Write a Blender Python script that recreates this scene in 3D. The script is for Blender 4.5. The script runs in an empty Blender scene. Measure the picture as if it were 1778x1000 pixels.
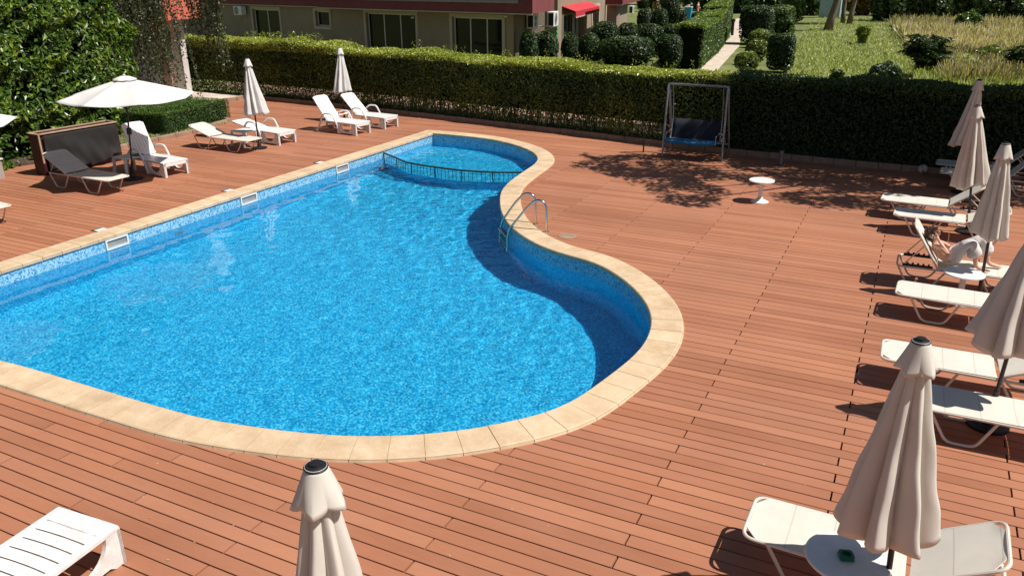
import bpy, math, random
import numpy as np
from mathutils import Matrix, Vector
S = bpy.context.scene
COL = S.collection
PI = math.pi
rad = math.radians

# ------------------------------------------------------------------ camera
CR = np.array([[0.8962260740467809, 0.4435607781668168, -0.00571491649942707],
               [0.15619284024640276, -0.3275973937084158, -0.931817441503077],
               [-0.41518986121328794, 0.834226458286733, -0.3628823437949824]])
CC = np.array([1.570398697347634, -15.529161222783818, 4.334157119846453])
CF = 1393.6823647358365
cam = bpy.data.cameras.new('camera')
cob = bpy.data.objects.new('camera', cam); COL.objects.link(cob); S.camera = cob
_m = Matrix(CR.tolist())
cob.matrix_world = Matrix.Translation(Vector(CC)) @ Matrix((_m[0], -_m[1], -_m[2])).transposed().to_4x4()
cam.sensor_width = 36; cam.lens = CF / 1778 * 36; cam.clip_start = .05; cam.clip_end = 900

# ------------------------------------------------------------------ sky, sun, exposure
SUN_EL, SUN_AZ = rad(57), rad(10)
W = bpy.data.worlds.new("World"); S.world = W; W.use_nodes = True
_nt = W.node_tree; _bg = _nt.nodes['Background']; _sk = _nt.nodes.new('ShaderNodeTexSky')
_sk.sky_type = 'NISHITA'; _sk.sun_disc = False; _sk.sun_elevation = SUN_EL; _sk.sun_rotation = PI / 2 - SUN_AZ
_nt.links.new(_sk.outputs[0], _bg.inputs[0]); _bg.inputs[1].default_value = .05
_L = bpy.data.lights.new('sun', 'SUN'); sun = bpy.data.objects.new('sun', _L); COL.objects.link(sun)
_L.energy = 5.0; _L.angle = rad(.5); _L.color = (1, .955, .89)
_L.cycles.is_caustics_light = True
SD = Vector((math.cos(SUN_EL) * math.cos(SUN_AZ), math.cos(SUN_EL) * math.sin(SUN_AZ), math.sin(SUN_EL)))
sun.rotation_euler = SD.to_track_quat('Z', 'Y').to_euler()
S.view_settings.view_transform = 'Standard'; S.view_settings.look = 'None'
S.view_settings.exposure = 0.24; S.view_settings.gamma = 1
S.cycles.max_bounces = 10; S.cycles.transparent_max_bounces = 12

# ------------------------------------------------------------------ pixel <-> world (to read real positions off the survey)
def ray(px, py):
    return CR.T @ np.array([(px - 889) / CF, (py - 500) / CF, 1.])
def G(px, py, z=0.):
    d = ray(px, py); return Vector(CC + d * ((z - CC[2]) / d[2]))
def depth(p):
    return float((CR @ (np.array(p) - CC))[2])
def onplane(px, py, p0, n):
    d = ray(px, py); n = np.array(n); return Vector(CC + d * (np.dot(np.array(p0) - CC, n) / np.dot(d, n)))
def height_at(g, py):
    lo, hi = 0, 12
    for _ in range(40):
        m = (lo + hi) / 2
        c = CR @ (np.array([g[0], g[1], m]) - CC)
        if 500 + CF * c[1] / c[2] > py: lo = m
        else: hi = m
    return lo

# ------------------------------------------------------------------ objects
def tag(o, label=None, cat=None, group=None, kind=None):
    if label: o['label'] = label
    if cat: o['category'] = cat
    if group: o['group'] = group
    if kind: o['kind'] = kind
    return o
def thing(name, label, cat, loc=(0, 0, 0), rz=0., group=None):
    o = bpy.data.objects.new(name, None); COL.objects.link(o)
    o.location = loc; o.rotation_euler = (0, 0, rz); o.empty_display_size = .2
    return tag(o, label, cat, group)
class MB:
    def __init__(s): s.v = []; s.f = []
    def add(s, v, f):
        n = len(s.v); s.v += [tuple(p) for p in v]; s.f += [tuple(i + n for i in q) for q in f]; return s
    def box(s, x0, x1, y0, y1, z0, z1, M=None, bv=0.):
        if bv > 0:
            return s.bbox(x0, x1, y0, y1, z0, z1, bv, M)
        v = [Vector((x, y, z)) for z in (z0, z1) for y in (y0, y1) for x in (x0, x1)]
        if M is not None: v = [M @ p for p in v]
        return s.add(v, [(0, 2, 3, 1), (4, 5, 7, 6), (0, 1, 5, 4), (2, 6, 7, 3), (0, 4, 6, 2), (1, 3, 7, 5)])
    def bbox(s, x0, x1, y0, y1, z0, z1, b, M=None):
        def ring(z, i): return [Vector(p) for p in ((x0 + i, y0, z), (x1 - i, y0, z), (x1, y0 + i, z), (x1, y1 - i, z), (x1 - i, y1, z), (x0 + i, y1, z), (x0, y1 - i, z), (x0, y0 + i, z))]
        def ins(z): return [Vector((min(max(p.x, x0 + b), x1 - b), min(max(p.y, y0 + b), y1 - b), z)) for p in ring(z, b)]
        R = [ins(z0), ring(z0 + b, b), ring(z1 - b, b), ins(z1)]
        v = [p for r in R for p in r]
        if M is not None: v = [M @ p for p in v]
        f = []
        for k in range(3):
            for i in range(8):
                j = (i + 1) % 8; f.append((k * 8 + i, k * 8 + j, k * 8 + 8 + j, k * 8 + 8 + i))
        f.append(tuple(range(7, -1, -1))); f.append(tuple(range(24, 32)))
        return s.add(v, f)
    def tube(s, pts, r, n=8, closed=False, M=None, sq=None):
        P = [Vector(p) for p in pts]
        if M is not None: P = [M @ p for p in P]
        N = len(P); T = []
        for i in range(N):
            a = P[(i - 1) % N] if (closed or i > 0) else P[i]; b = P[(i + 1) % N] if (closed or i < N - 1) else P[i]
            T.append((b - a).normalized())
        up = Vector((0, 0, 1)) if abs(T[0].z) < .9 else Vector((1, 0, 0))
        u = T[0].cross(up).normalized(); base = len(s.v)
        for i in range(N):
            u = (u - T[i] * u.dot(T[i])).normalized(); w = T[i].cross(u)
            rr = r[i] if isinstance(r, (list, tuple)) else r
            for k in range(n):
                a = 2 * PI * (k + .5) / n
                ca, sa = math.cos(a), math.sin(a)
                if sq: s.v.append(tuple(P[i] + u * (sq[0] * (1 if ca > 0 else -1)) + w * (sq[1] * (1 if sa > 0 else -1)))) if n == 4 else None
                else: s.v.append(tuple(P[i] + (u * ca + w * sa) * rr))
        for i in range(N if closed else N - 1):
            for k in range(n):
                a = base + i * n + k; b = base + i * n + (k + 1) % n; j = (i + 1) % N
                s.f.append((a, b, base + j * n + (k + 1) % n, base + j * n + k))
        if not closed:
            s.f.append(tuple(base + k for k in range(n - 1, -1, -1))); s.f.append(tuple(base + (N - 1) * n + k for k in range(n)))
        return s
    def lathe(s, prof, n=32, M=None, cap=True):
        base = len(s.v); m = len(prof)
        for r, z in prof:
            for k in range(n):
                p = Vector((r * math.cos(2 * PI * k / n), r * math.sin(2 * PI * k / n), z)); s.v.append(tuple(M @ p if M is not None else p))
        for i in range(m - 1):
            for k in range(n):
                a = base + i * n + k; b = base + i * n + (k + 1) % n; s.f.append((a, b, b + n, a + n))
        if cap:
            s.f.append(tuple(base + k for k in range(n - 1, -1, -1))); s.f.append(tuple(base + (m - 1) * n + k for k in range(n)))
        return s
    def prism(s, poly, z0, z1, M=None):
        n = len(poly); v = [Vector((x, y, z0)) for x, y in poly] + [Vector((x, y, z1)) for x, y in poly]
        if M is not None: v = [M @ p for p in v]
        return s.add(v, [tuple(range(n - 1, -1, -1)), tuple(range(n, 2 * n))] + [(i, (i + 1) % n, n + (i + 1) % n, n + i) for i in range(n)])
    def build(s, name, mat, parent=None, smooth=False, M=None):
        me = bpy.data.meshes.new(name); me.from_pydata(s.v, [], s.f); me.validate()
        o = bpy.data.objects.new(name, me); COL.objects.link(o)
        if mat: me.materials.append(mat)
        if smooth: me.polygons.foreach_set('use_smooth', [True] * len(me.polygons)); me.update()
        if smooth == 'auto': me.set_sharp_from_angle(angle=rad(38))
        if parent is not None: o.parent = parent
        if M is not None: o.matrix_local = M
        return o
def fillet(pts, r, n=5, closed=False):
    P = [Vector(p) for p in pts]; out = []; N = len(P)
    for i in range(N):
        if not closed and i in (0, N - 1): out.append(P[i]); continue
        a, b, c = P[i - 1], P[i], P[(i + 1) % N]
        d1 = (a - b); d2 = (c - b); rr = min(r, d1.length * .45, d2.length * .45)
        p1 = b + d1.normalized() * rr; p2 = b + d2.normalized() * rr
        for k in range(n + 1):
            t = k / n; out.append(p1 * (1 - t) ** 2 + b * 2 * t * (1 - t) + p2 * t * t)
    return out
def raw(name, V, F, mat, parent=None, smooth=False, attr=None):
    V = np.asarray(V, np.float32); F = np.asarray(F, np.int32); k = F.shape[1]
    me = bpy.data.meshes.new(name); me.vertices.add(len(V)); me.vertices.foreach_set('co', V.ravel())
    me.loops.add(F.size); me.loops.foreach_set('vertex_index', F.ravel())
    me.polygons.add(len(F)); me.polygons.foreach_set('loop_start', np.arange(0, F.size, k, dtype=np.int32))
    try: me.polygons.foreach_set('loop_total', np.full(len(F), k, np.int32))
    except Exception: pass
    me.update(calc_edges=True)
    if attr is not None:
        a = me.attributes.new('tint', 'FLOAT', 'FACE'); a.data.foreach_set('value', np.asarray(attr, np.float32))
    me.polygons.foreach_set('use_smooth', np.full(len(F), bool(smooth)))
    me.materials.append(mat)
    o = bpy.data.objects.new(name, me); COL.objects.link(o)
    if parent is not None: o.parent = parent
    return o

# ------------------------------------------------------------------ materials
class N:
    def __init__(s, name):
        s.m = bpy.data.materials.new(name); s.m.use_nodes = True; s.t = s.m.node_tree; s.b = s.t.nodes['Principled BSDF']; s.out = s.t.nodes['Material Output']
    def n(s, typ, **k):
        x = s.t.nodes.new('ShaderNode' + typ)
        for a, v in k.items():
            if a.startswith('i_'):
                key = a[2:]; key = int(key) if key.isdigit() else key.replace('_', ' ')
                x.inputs[key].default_value = v
            else: setattr(x, a, v)
        return x
    def l(s, a, b): s.t.links.new(a, b)
    def obj(s): return s.n('TexCoord').outputs['Object']
    def noise(s, scale, detail=4, rough=.55, vec=None, stretch=None):
        x = s.n('TexNoise'); x.inputs['Scale'].default_value = scale; x.inputs['Detail'].default_value = detail; x.inputs['Roughness'].default_value = rough
        v = vec or s.obj()
        if stretch:
            mp = s.n('Mapping'); mp.inputs['Scale'].default_value = stretch; s.l(v, mp.inputs[0]); v = mp.outputs[0]
        s.l(v, x.inputs[0]); return x.outputs['Fac']
    def ramp(s, fac, stops, interp='LINEAR'):
        r = s.n('ValToRGB'); r.color_ramp.interpolation = interp; e = r.color_ramp.elements
        while len(e) < len(stops): e.new(.5)
        for i, (p, c) in enumerate(stops):
            e[i].position = p; e[i].color = (*c, 1) if len(c) == 3 else c
        s.l(fac, r.inputs[0]); return r.outputs[0]
    def mix(s, fac, a, b, mode='MIX'):
        x = s.n('Mix', data_type='RGBA', blend_type=mode)
        for sock, val in ((x.inputs[0], fac), (x.inputs[6], a), (x.inputs[7], b)):
            if isinstance(val, (int, float)): sock.default_value = val
            elif isinstance(val, tuple): sock.default_value = (*val, 1)
            else: s.l(val, sock)
        return x.outputs[2]
    def bump(s, h, strength=.3, dist=.01):
        b = s.n('Bump'); b.inputs['Strength'].default_value = strength; b.inputs['Distance'].default_value = dist; s.l(h, b.inputs['Height']); s.l(b.outputs[0], s.b.inputs['Normal'])
    def set(s, **k):
        for a, v in k.items():
            key = a.replace('_', ' ')
            if isinstance(v, (int, float)): s.b.inputs[key].default_value = v
            elif isinstance(v, tuple): s.b.inputs[key].default_value = (*v, 1)
            else: s.l(v, s.b.inputs[key])
        return s
def basic(name, c, rough=.5, var=.12, scale=6, metal=0., bump=0., bscale=60, c2=None, spec=None):
    q = N(name); f = q.noise(scale, 5)
    lo = tuple(x * (1 - var) for x in c); hi = tuple(min(1, x * (1 + var)) for x in (c2 or c))
    q.set(Base_Color=q.ramp(f, [(.3, lo), (.7, hi)]), Roughness=rough, Metallic=metal)
    if bump: q.bump(q.noise(bscale, 3), bump, .004)
    if spec is not None: q.b.inputs['Specular IOR Level'].default_value = spec
    return q.m
def leafmat(name, stops, rough=.42, trans=.22, spec=.5):
    q = N(name); a = q.n('Attribute', attribute_name='tint', attribute_type='GEOMETRY')
    c = q.ramp(a.outputs['Fac'], stops); q.set(Base_Color=c, Roughness=rough); q.b.inputs['Specular IOR Level'].default_value = spec
    t = q.n('BsdfTranslucent'); q.l(q.mix(1., c, (1.5, 1.6, .5), 'MULTIPLY'), t.inputs[0])
    mx = q.n('MixShader'); mx.inputs[0].default_value = trans; q.l(q.b.outputs[0], mx.inputs[1]); q.l(t.outputs[0], mx.inputs[2]); q.l(mx.outputs[0], q.out.inputs[0])
    return q.m
M = {}
# decking: brown-red composite boards, each with its own tone, fine long grain, faint dirt
q = N('decking'); a = q.n('Attribute', attribute_name='tint', attribute_type='GEOMETRY')
base = q.ramp(a.outputs['Fac'], [(0, (.345, .136, .071)), (.5, (.41, .168, .09)), (1, (.46, .197, .107))])
g = q.noise(1, 6, .6, stretch=(5, 150, 1)); base = q.mix(q.ramp(g, [(.35, (0, 0, 0)), (.65, (1, 1, 1))]), q.mix(1., base, (.86, .84, .82), 'MULTIPLY'), base)
d = q.noise(1.1, 6, .65, stretch=(.45, 1.6, 1)); base = q.mix(q.ramp(d, [(.42, (0, 0, 0)), (.75, (.5, .5, .5))]), base, (.42, .2, .125))
d2 = q.noise(.35, 4, .6); base = q.mix(1., base, q.ramp(d2, [(.3, (.86, .86, .87)), (.7, (1.06, 1.05, 1.04))]), 'MULTIPLY')
sp = q.n('TexVoronoi'); sp.inputs['Scale'].default_value = 3.1; q.l(q.obj(), sp.inputs[0])
base = q.mix(q.ramp(sp.outputs['Distance'], [(.012, (.8, .8, .8)), (.03, (0, 0, 0))]), base, (.6, .5, .4))
q.set(Base_Color=base, Roughness=.62); q.b.inputs['Specular IOR Level'].default_value = .35; q.bump(g, .25, .003); M['deck'] = q.m
M['under'] = basic('deck_gap_shade', (.02, .01, .008), .9)  # near-black colour paints in the shade below the board gaps
# mosaic
def mosaic():
    q = N('pool_mosaic'); o = q.obj()
    v = q.n('VectorMath', operation='SCALE'); v.inputs['Scale'].default_value = 1 / .024; q.l(o, v.inputs[0])
    off = q.n('VectorMath', operation='ADD'); off.inputs[1].default_value = (.31, .17, .43); q.l(v.outputs[0], off.inputs[0])
    fl = q.n('VectorMath', operation='FLOOR'); q.l(off.outputs[0], fl.inputs[0])
    wn = q.n('TexWhiteNoise', noise_dimensions='3D'); q.l(fl.outputs[0], wn.inputs[0])
    blue = q.ramp(wn.outputs['Value'], [(0, (.004, .22, .47)), (.2, (.006, .34, .62)), (.55, (.018, .46, .75)), (.8, (.05, .57, .84)), (1, (.15, .72, .9))])
    pat = q.noise(5.5, 3, .6); blue = q.mix(1., blue, q.ramp(pat, [(.36, (.9, .94, .96)), (.64, (1.1, 1.06, 1.03))]), 'MULTIPLY')
    pale = q.ramp(wn.outputs['Value'], [(0, (.02, .2, .42)), (.25, (.12, .36, .56)), (.5, (.26, .5, .66)), (1, (.38, .6, .72))])
    se = q.n('SeparateXYZ'); q.l(o, se.inputs[0])
    mt = q.n('Math', operation='GREATER_THAN'); mt.inputs[1].default_value = -.262; q.l(se.outputs[2], mt.inputs[0])
    q.set(Base_Color=q.mix(mt.outputs[0], blue, pale), Roughness=.25)
    return q.m
M['mosaic'] = mosaic()
q = N('pool_water_surface'); q.t.nodes.remove(q.b); g = q.n('BsdfGlass'); g.inputs['IOR'].default_value = 1.333; g.inputs['Roughness'].default_value = 0; g.inputs[0].default_value = (.93, .985, 1, 1); q.l(g.outputs[0], q.out.inputs[0]); M['water'] = q.m
q = N('coping_stone'); a = q.n('Attribute', attribute_name='tint', attribute_type='GEOMETRY')
c = q.ramp(a.outputs['Fac'], [(0, (.52, .37, .22)), (1, (.61, .45, .285))]); nn = q.noise(4, 7, .7)
c = q.mix(q.ramp(nn, [(.4, (0, 0, 0)), (.7, (.8, .8, .8))]), c, (.7, .56, .4)); n2 = q.noise(70, 3)
c = q.mix(1., c, q.ramp(n2, [(.3, (.9, .89, .87)), (.7, (1.05, 1.05, 1.05))]), 'MULTIPLY'); n3 = q.noise(1.3, 6, .7); c = q.mix(1., c, q.ramp(n3, [(.3, (.86, .84, .82)), (.6, (1.03, 1.02, 1.01))]), 'MULTIPLY')
q.set(Base_Color=c, Roughness=.8); q.bump(n2, .35, .002); M['coping'] = q.m
M['grout'] = basic('grout', (.44, .34, .22), .9)
q = N('sling_fabric'); f = q.noise(4, 6, .65); c = q.ramp(f, [(.3, (.6, .55, .475)), (.7, (.67, .62, .54))]); sx = q.n('SeparateXYZ'); q.l(q.obj(), sx.inputs[0])
for x_ in (.31, .62, .93):
    cm = q.n('Math', operation='COMPARE'); cm.inputs[1].default_value = x_; cm.inputs[2].default_value = .005; q.l(sx.outputs[0], cm.inputs[0]); c = q.mix(cm.outputs[0], c, (.5, .45, .38))
q.set(Base_Color=c, Roughness=.8); q.bump(q.noise(1, 2, .5, stretch=(420, 420, 420)), .2, .002); M['fabric'] = q.m
def cloth(name, c, tr):
    q = N(name); f = q.noise(2.5, 5); q.set(Base_Color=q.ramp(f, [(.3, tuple(x * .9 for x in c)), (.7, c)]), Roughness=.85)
    q.bump(q.noise(5, 3, .5), .3, .012)
    t = q.n('BsdfTranslucent'); t.inputs[0].default_value = (*c, 1); mx = q.n('MixShader'); mx.inputs[0].default_value = tr
    q.l(q.b.outputs[0], mx.inputs[1]); q.l(t.outputs[0], mx.inputs[2]); q.l(mx.outputs[0], q.out.inputs[0]); return q.m
M['canopy'] = cloth('canopy_cloth', (.78, .73, .65), .22)
M['canopy_w'] = cloth('white_canopy_cloth', (.76, .74, .71), .14)
M['plastic'] = basic('white_plastic', (.75, .73, .7), .38, .05, 9, bump=.05)
M['plastic_worn'] = basic('worn_white_plastic', (.7, .66, .62), .5, .1, 14, c2=(.76, .73, .7), bump=.12)
M['alu'] = basic('painted_tube', (.66, .6, .52), .35, .05)
M['steel'] = basic('polished_steel', (.62, .58, .52), .16, .04, metal=1.)
M['grey_metal'] = basic('grey_tube', (.3, .31, .34), .35, .08, metal=.6)
M['black'] = basic('black_plastic', (.012, .012, .014), .42)
M['darkmetal'] = basic('dark_painted_pole', (.02, .018, .018), .4)
M['green_ash'] = basic('green_melamine', (.012, .12, .05), .35)
M['red_ash'] = basic('red_melamine', (.5, .06, .03), .35)
M['navy'] = basic('navy_mesh', (.003, .005, .016), .7, .2, 20)
M['blue_cushion'] = basic('blue_cushion', (.01, .16, .34), .7, .15, 12)
M['rail_green'] = basic('dark_green_rail', (.03, .045, .035), .4)
M['net'] = basic('net_cord', (.02, .06, .07), .7)
M['tarp'] = basic('grey_tarp', (.018, .016, .015), .85, .25, 3, bump=.6, bscale=5)
M['maroon'] = basic('maroon_board', (.045, .006, .007), .6, .2)
M['timber'] = basic('timber', (.42, .29, .19), .8, .2, 8)
M['kerb'] = basic('kerb_stone', (.3, .19, .13), .9, .2, 5, bump=.3)
M['paving'] = basic('pale_paving', (.55, .46, .37), .9, .22, 3, bump=.5, bscale=20)
M['soil'] = basic('soil', (.08, .055, .035), .95, .4, 3, bump=.8, bscale=12)
M['bark'] = basic('bark', (.16, .12, .085), .9, .35, 7, bump=.9, bscale=16)
M['birchbark'] = basic('birch_bark', (.5, .46, .42), .8, .5, 4, bump=.5)
M['wall_white'] = basic('white_render', (.62, .56, .52), .9, .1, 2)
M['wall_grey'] = basic('grey_wall', (.3, .27, .25), .9, .15, 2)
M['pink'] = basic('pink_render', (.36, .22, .18), .9, .1, 2)
M['red'] = basic('red_render', (.6, .14, .09), .85, .1, 2)
M['beige'] = basic('beige_render', (.3, .235, .165), .9, .1, 1.2)
M['redbrown'] = basic('redbrown_render', (.19, .045, .048), .85, .12, 1.5)
M['frame'] = basic('window_frame', (.62, .6, .57), .45, .05)
M['surround'] = basic('window_surround', (.5, .42, .33), .85, .06)
M['awning'] = basic('awning_red', (.5, .03, .045), .8, .1)
M['awn_white'] = basic('awning_white', (.75, .7, .68), .8, .05)
M['ac'] = basic('ac_white', (.72, .7, .66), .45, .05)
M['cabinet'] = basic('cabinet_blue_grey', (.33, .46, .5), .5, .06)
M['bin_blue'] = basic('bin_blue', (.02, .3, .55), .5, .1)
M['slab_metal'] = basic('pale_rail', (.3, .28, .27), .6)
q = N('window_glass'); q.set(Base_Color=(.012, .014, .013), Roughness=.04); q.b.inputs['Specular IOR Level'].default_value = .22; M['glass'] = q.m
q = N('skin'); q.set(Base_Color=q.ramp(q.noise(9), [(.3, (.56, .3, .2)), (.7, (.64, .37, .26))]), Roughness=.5); q.b.inputs['Subsurface Weight'].default_value = .08; q.b.inputs['Subsurface Radius'].default_value = (.02, .008, .004); M['skin'] = q.m
M['hair'] = basic('brown_hair', (.09, .045, .022), .55, .4, 60, bump=.6, bscale=120)
M['linen'] = basic('pale_linen', (.62, .58, .56), .9, .06, 6, bump=.5, bscale=10)
GREEN = lambda a, b, c: [(0, a), (.55, b), (1, c)]
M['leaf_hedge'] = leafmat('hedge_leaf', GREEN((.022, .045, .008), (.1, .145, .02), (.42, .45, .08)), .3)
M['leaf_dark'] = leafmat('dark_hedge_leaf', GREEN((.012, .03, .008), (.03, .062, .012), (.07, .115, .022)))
M['leaf_laurel'] = leafmat('laurel_leaf', GREEN((.015, .042, .006), (.07, .135, .011), (.24, .32, .035)), .35)
M['leaf_box'] = leafmat('box_leaf', GREEN((.02, .05, .009), (.05, .11, .016), (.14, .23, .03)))
M['leaf_conifer'] = leafmat('conifer_leaf', GREEN((.008, .022, .005), (.022, .05, .009), (.09, .15, .025)))
M['leaf_climber'] = leafmat('climber_leaf', GREEN((.025, .05, .01), (.07, .12, .02), (.18, .25, .04)))
M['leaf_birch'] = leafmat('birch_leaf', GREEN((.03, .045, .016), (.07, .09, .035), (.16, .17, .075)))
M['leaf_autumn'] = leafmat('ochre_leaf', GREEN((.07, .06, .012), (.15, .1, .02), (.26, .13, .03)))
M['leaf_far'] = leafmat('far_leaf', GREEN((.012, .032, .008), (.045, .08, .014), (.13, .19, .03)))
M['grass_green'] = leafmat('grass_blade', GREEN((.13, .17, .035), (.33, .37, .11), (.75, .75, .48)), .6, .3)
M['grass_dry'] = leafmat('dry_grass', GREEN((.13, .13, .05), (.46, .38, .22), (.74, .63, .45)), .7, .3)
M['core'] = basic('foliage_core_shade', (.006, .011, .003), 1., .4, spec=0)  # near-black fill, paints the shade deep inside hedges and shrubs
q = N('lawn'); n1 = q.noise(.5, 6, .65); n2 = q.noise(22, 4, .7)
c = q.ramp(n1, [(.3, (.09, .12, .03)), (.55, (.17, .2, .055)), (.75, (.3, .29, .14))]); c = q.mix(1., c, q.ramp(n2, [(.3, (.6, .6, .55)), (.7, (1.25, 1.2, 1.1))]), 'MULTIPLY')
q.set(Base_Color=c, Roughness=.95); q.bump(n2, 1., .03); M['lawn'] = q.m
q = N('dry_field'); n1 = q.noise(.25, 6, .65); c = q.ramp(n1, [(.35, (.1, .13, .045)), (.5, (.2, .19, .09)), (.7, (.32, .27, .15))]); q.set(Base_Color=c, Roughness=1.); q.bump(q.noise(9, 5), 1., .08); M['field'] = q.m

# ================================================================== SETTING
WB = .151; LJ = 1.4402520420743725
Z0 = -.02
# ground sheet (grass), pale yard behind the hedge, field beyond
def sheet(name, poly, z, mat, kind='structure'):
    o = MB().add([(x, y, z) for x, y in poly], [tuple(range(len(poly)))]).build(name, mat); return tag(o, kind=kind)
def ring_sheet(name, x0, x1, y0, y1, hole, z, mat):
    hx0, hx1, hy0, hy1 = hole
    v = [(x0, y0, z), (x1, y0, z), (x1, y1, z), (x0, y1, z), (hx0, hy0, z), (hx1, hy0, z), (hx1, hy1, z), (hx0, hy1, z)]
    return tag(MB().add(v, [(0, 1, 5, 4), (1, 2, 6, 5), (2, 3, 7, 6), (3, 0, 4, 7)]).build(name, mat), kind='structure')
ring_sheet('ground', -400, 400, -60, 500, (-12.5, .6, -12, 6), -.09, M['lawn'])

# hedge line (front foot of the hedge) left to right
HL = [(-27, 8.5), (-22, 8.15), (-17, 7.75), (-11.5, 7.0), (-7.2, 6.35), (-3.2, 5.6), (1, 5.35), (5, 5.3), (12, 5.4)]
def hy(x):
    for (a, b), (c, d) in zip(HL, HL[1:]):
        if a <= x <= c: return b + (d - b) * (x - a) / (c - a)
    return HL[0][1] if x < HL[0][0] else HL[-1][1]

# pool outline (inner rim), left wall straight, then smooth
def up(s, ox, oy, pts): return [(ox + x / s, oy + y / s) for x, y in pts]
rim_px = up(3.845, 560, 200, [(765, 128), (900, 133), (1100, 155), (1250, 186), (1370, 225), (1430, 262), (1447, 292), (1428, 322), (1380, 356), (1325, 392), (1260, 440), (1215, 482), (1195, 520), (1190, 570), (1197, 630), (1222, 690), (1270, 748), (1340, 805), (1450, 863), (1560, 910)])
rim_px += up(3.556, 1000, 380, [(100, 255), (200, 305), (300, 368), (380, 438), (440, 510), (475, 580), (482, 640), (467, 710), (430, 780), (370, 850), (280, 920), (180, 993)])
rim_px += [(980, 708), (880, 735), (780, 752), (680, 759), (600, 759), (520, 753), (450, 744)] + up(4.445, 0, 650, [(1540, 345), (1250, 262), (860, 150), (380, 3)]) + [(0, 627)]
rim = [G(x, y, .03) for x, y in rim_px]
rim = [(p.x, p.y) for p in rim]
XL = -11.02
rim[0] = (XL, 4.6)
rim += [(-9.2, -10.62), (-10.3, -10.66), (XL, -10.66)]
def smooth_open(pts, it=3, keep=2):
    P = [Vector((*p, 0)) for p in pts]
    out = []
    n = len(P)
    for i in range(n - 1):
        p0 = P[max(i - 1, 0)]; p1 = P[i]; p2 = P[i + 1]; p3 = P[min(i + 2, n - 1)]
        k = max(2, int((p2 - p1).length / .1))
        for j in range(k):
            t = j / k
            out.append(.5 * ((2 * p1) + (p2 - p0) * t + (2 * p0 - 5 * p1 + 4 * p2 - p3) * t * t + (3 * p1 - p0 - 3 * p2 + p3) * t ** 3))
    out.append(P[-1])
    # resample evenly, then smooth
    d = [0.]
    for a, b in zip(out, out[1:]): d.append(d[-1] + (b - a).length)
    m = int(d[-1] / .11); res = []; j = 0
    for i in range(m + 1):
        s = d[-1] * i / m
        while j < len(d) - 2 and d[j + 1] < s: j += 1
        t = (s - d[j]) / max(1e-9, d[j + 1] - d[j]); res.append(out[j].lerp(out[j + 1], t))
    for _ in range(14):
        res = [res[0]] + [res[i - 1] * .25 + res[i] * .5 + res[i + 1] * .25 for i in range(1, len(res) - 1)] + [res[-1]]
    return [(p.x, p.y) for p in res]
curve = smooth_open(rim)
ny_ = 130
left = [(XL, -10.66 + (4.6 + 10.66) * i / ny_) for i in range(1, ny_)]
OUT = curve + left                       # closed loop, clockwise seen from above
OA = np.array(OUT)
def inside(pts, poly):
    x = pts[:, 0]; y = pts[:, 1]; r = np.zeros(len(pts), bool); n = len(poly); j = n - 1
    for i in range(n):
        xi, yi = poly[i]; xj, yj = poly[j]
        c = ((yi > y) != (yj > y)) & (x < (xj - xi) * (y - yi) / (yj - yi + 1e-12) + xi); r ^= c; j = i
    return r
def offset(poly, d, corners=True):
    P = np.array(poly); n = len(P); T = np.roll(P, -1, 0) - np.roll(P, 1, 0); T /= np.linalg.norm(T, axis=1)[:, None]
    Nn = np.stack([-T[:, 1], T[:, 0]], 1)     # left of travel = outward for a clockwise loop
    A = np.roll(P, -1, 0) - P; B = P - np.roll(P, 1, 0)
    A /= np.linalg.norm(A, axis=1)[:, None]; B /= np.linalg.norm(B, axis=1)[:, None]
    c = np.sqrt(np.clip((1 + (A * B).sum(1)) / 2, .3, 1))
    return P + Nn * (d / c)[:, None]
_a = OA[:, 0] * np.roll(OA[:, 1], -1) - np.roll(OA[:, 0], -1) * OA[:, 1]
if _a.sum() > 0: OA = OA[::-1].copy(); OUT = [tuple(p) for p in OA]
CW = .41
MID = offset(OA, CW * .5); OUTER = offset(OA, CW)

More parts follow.
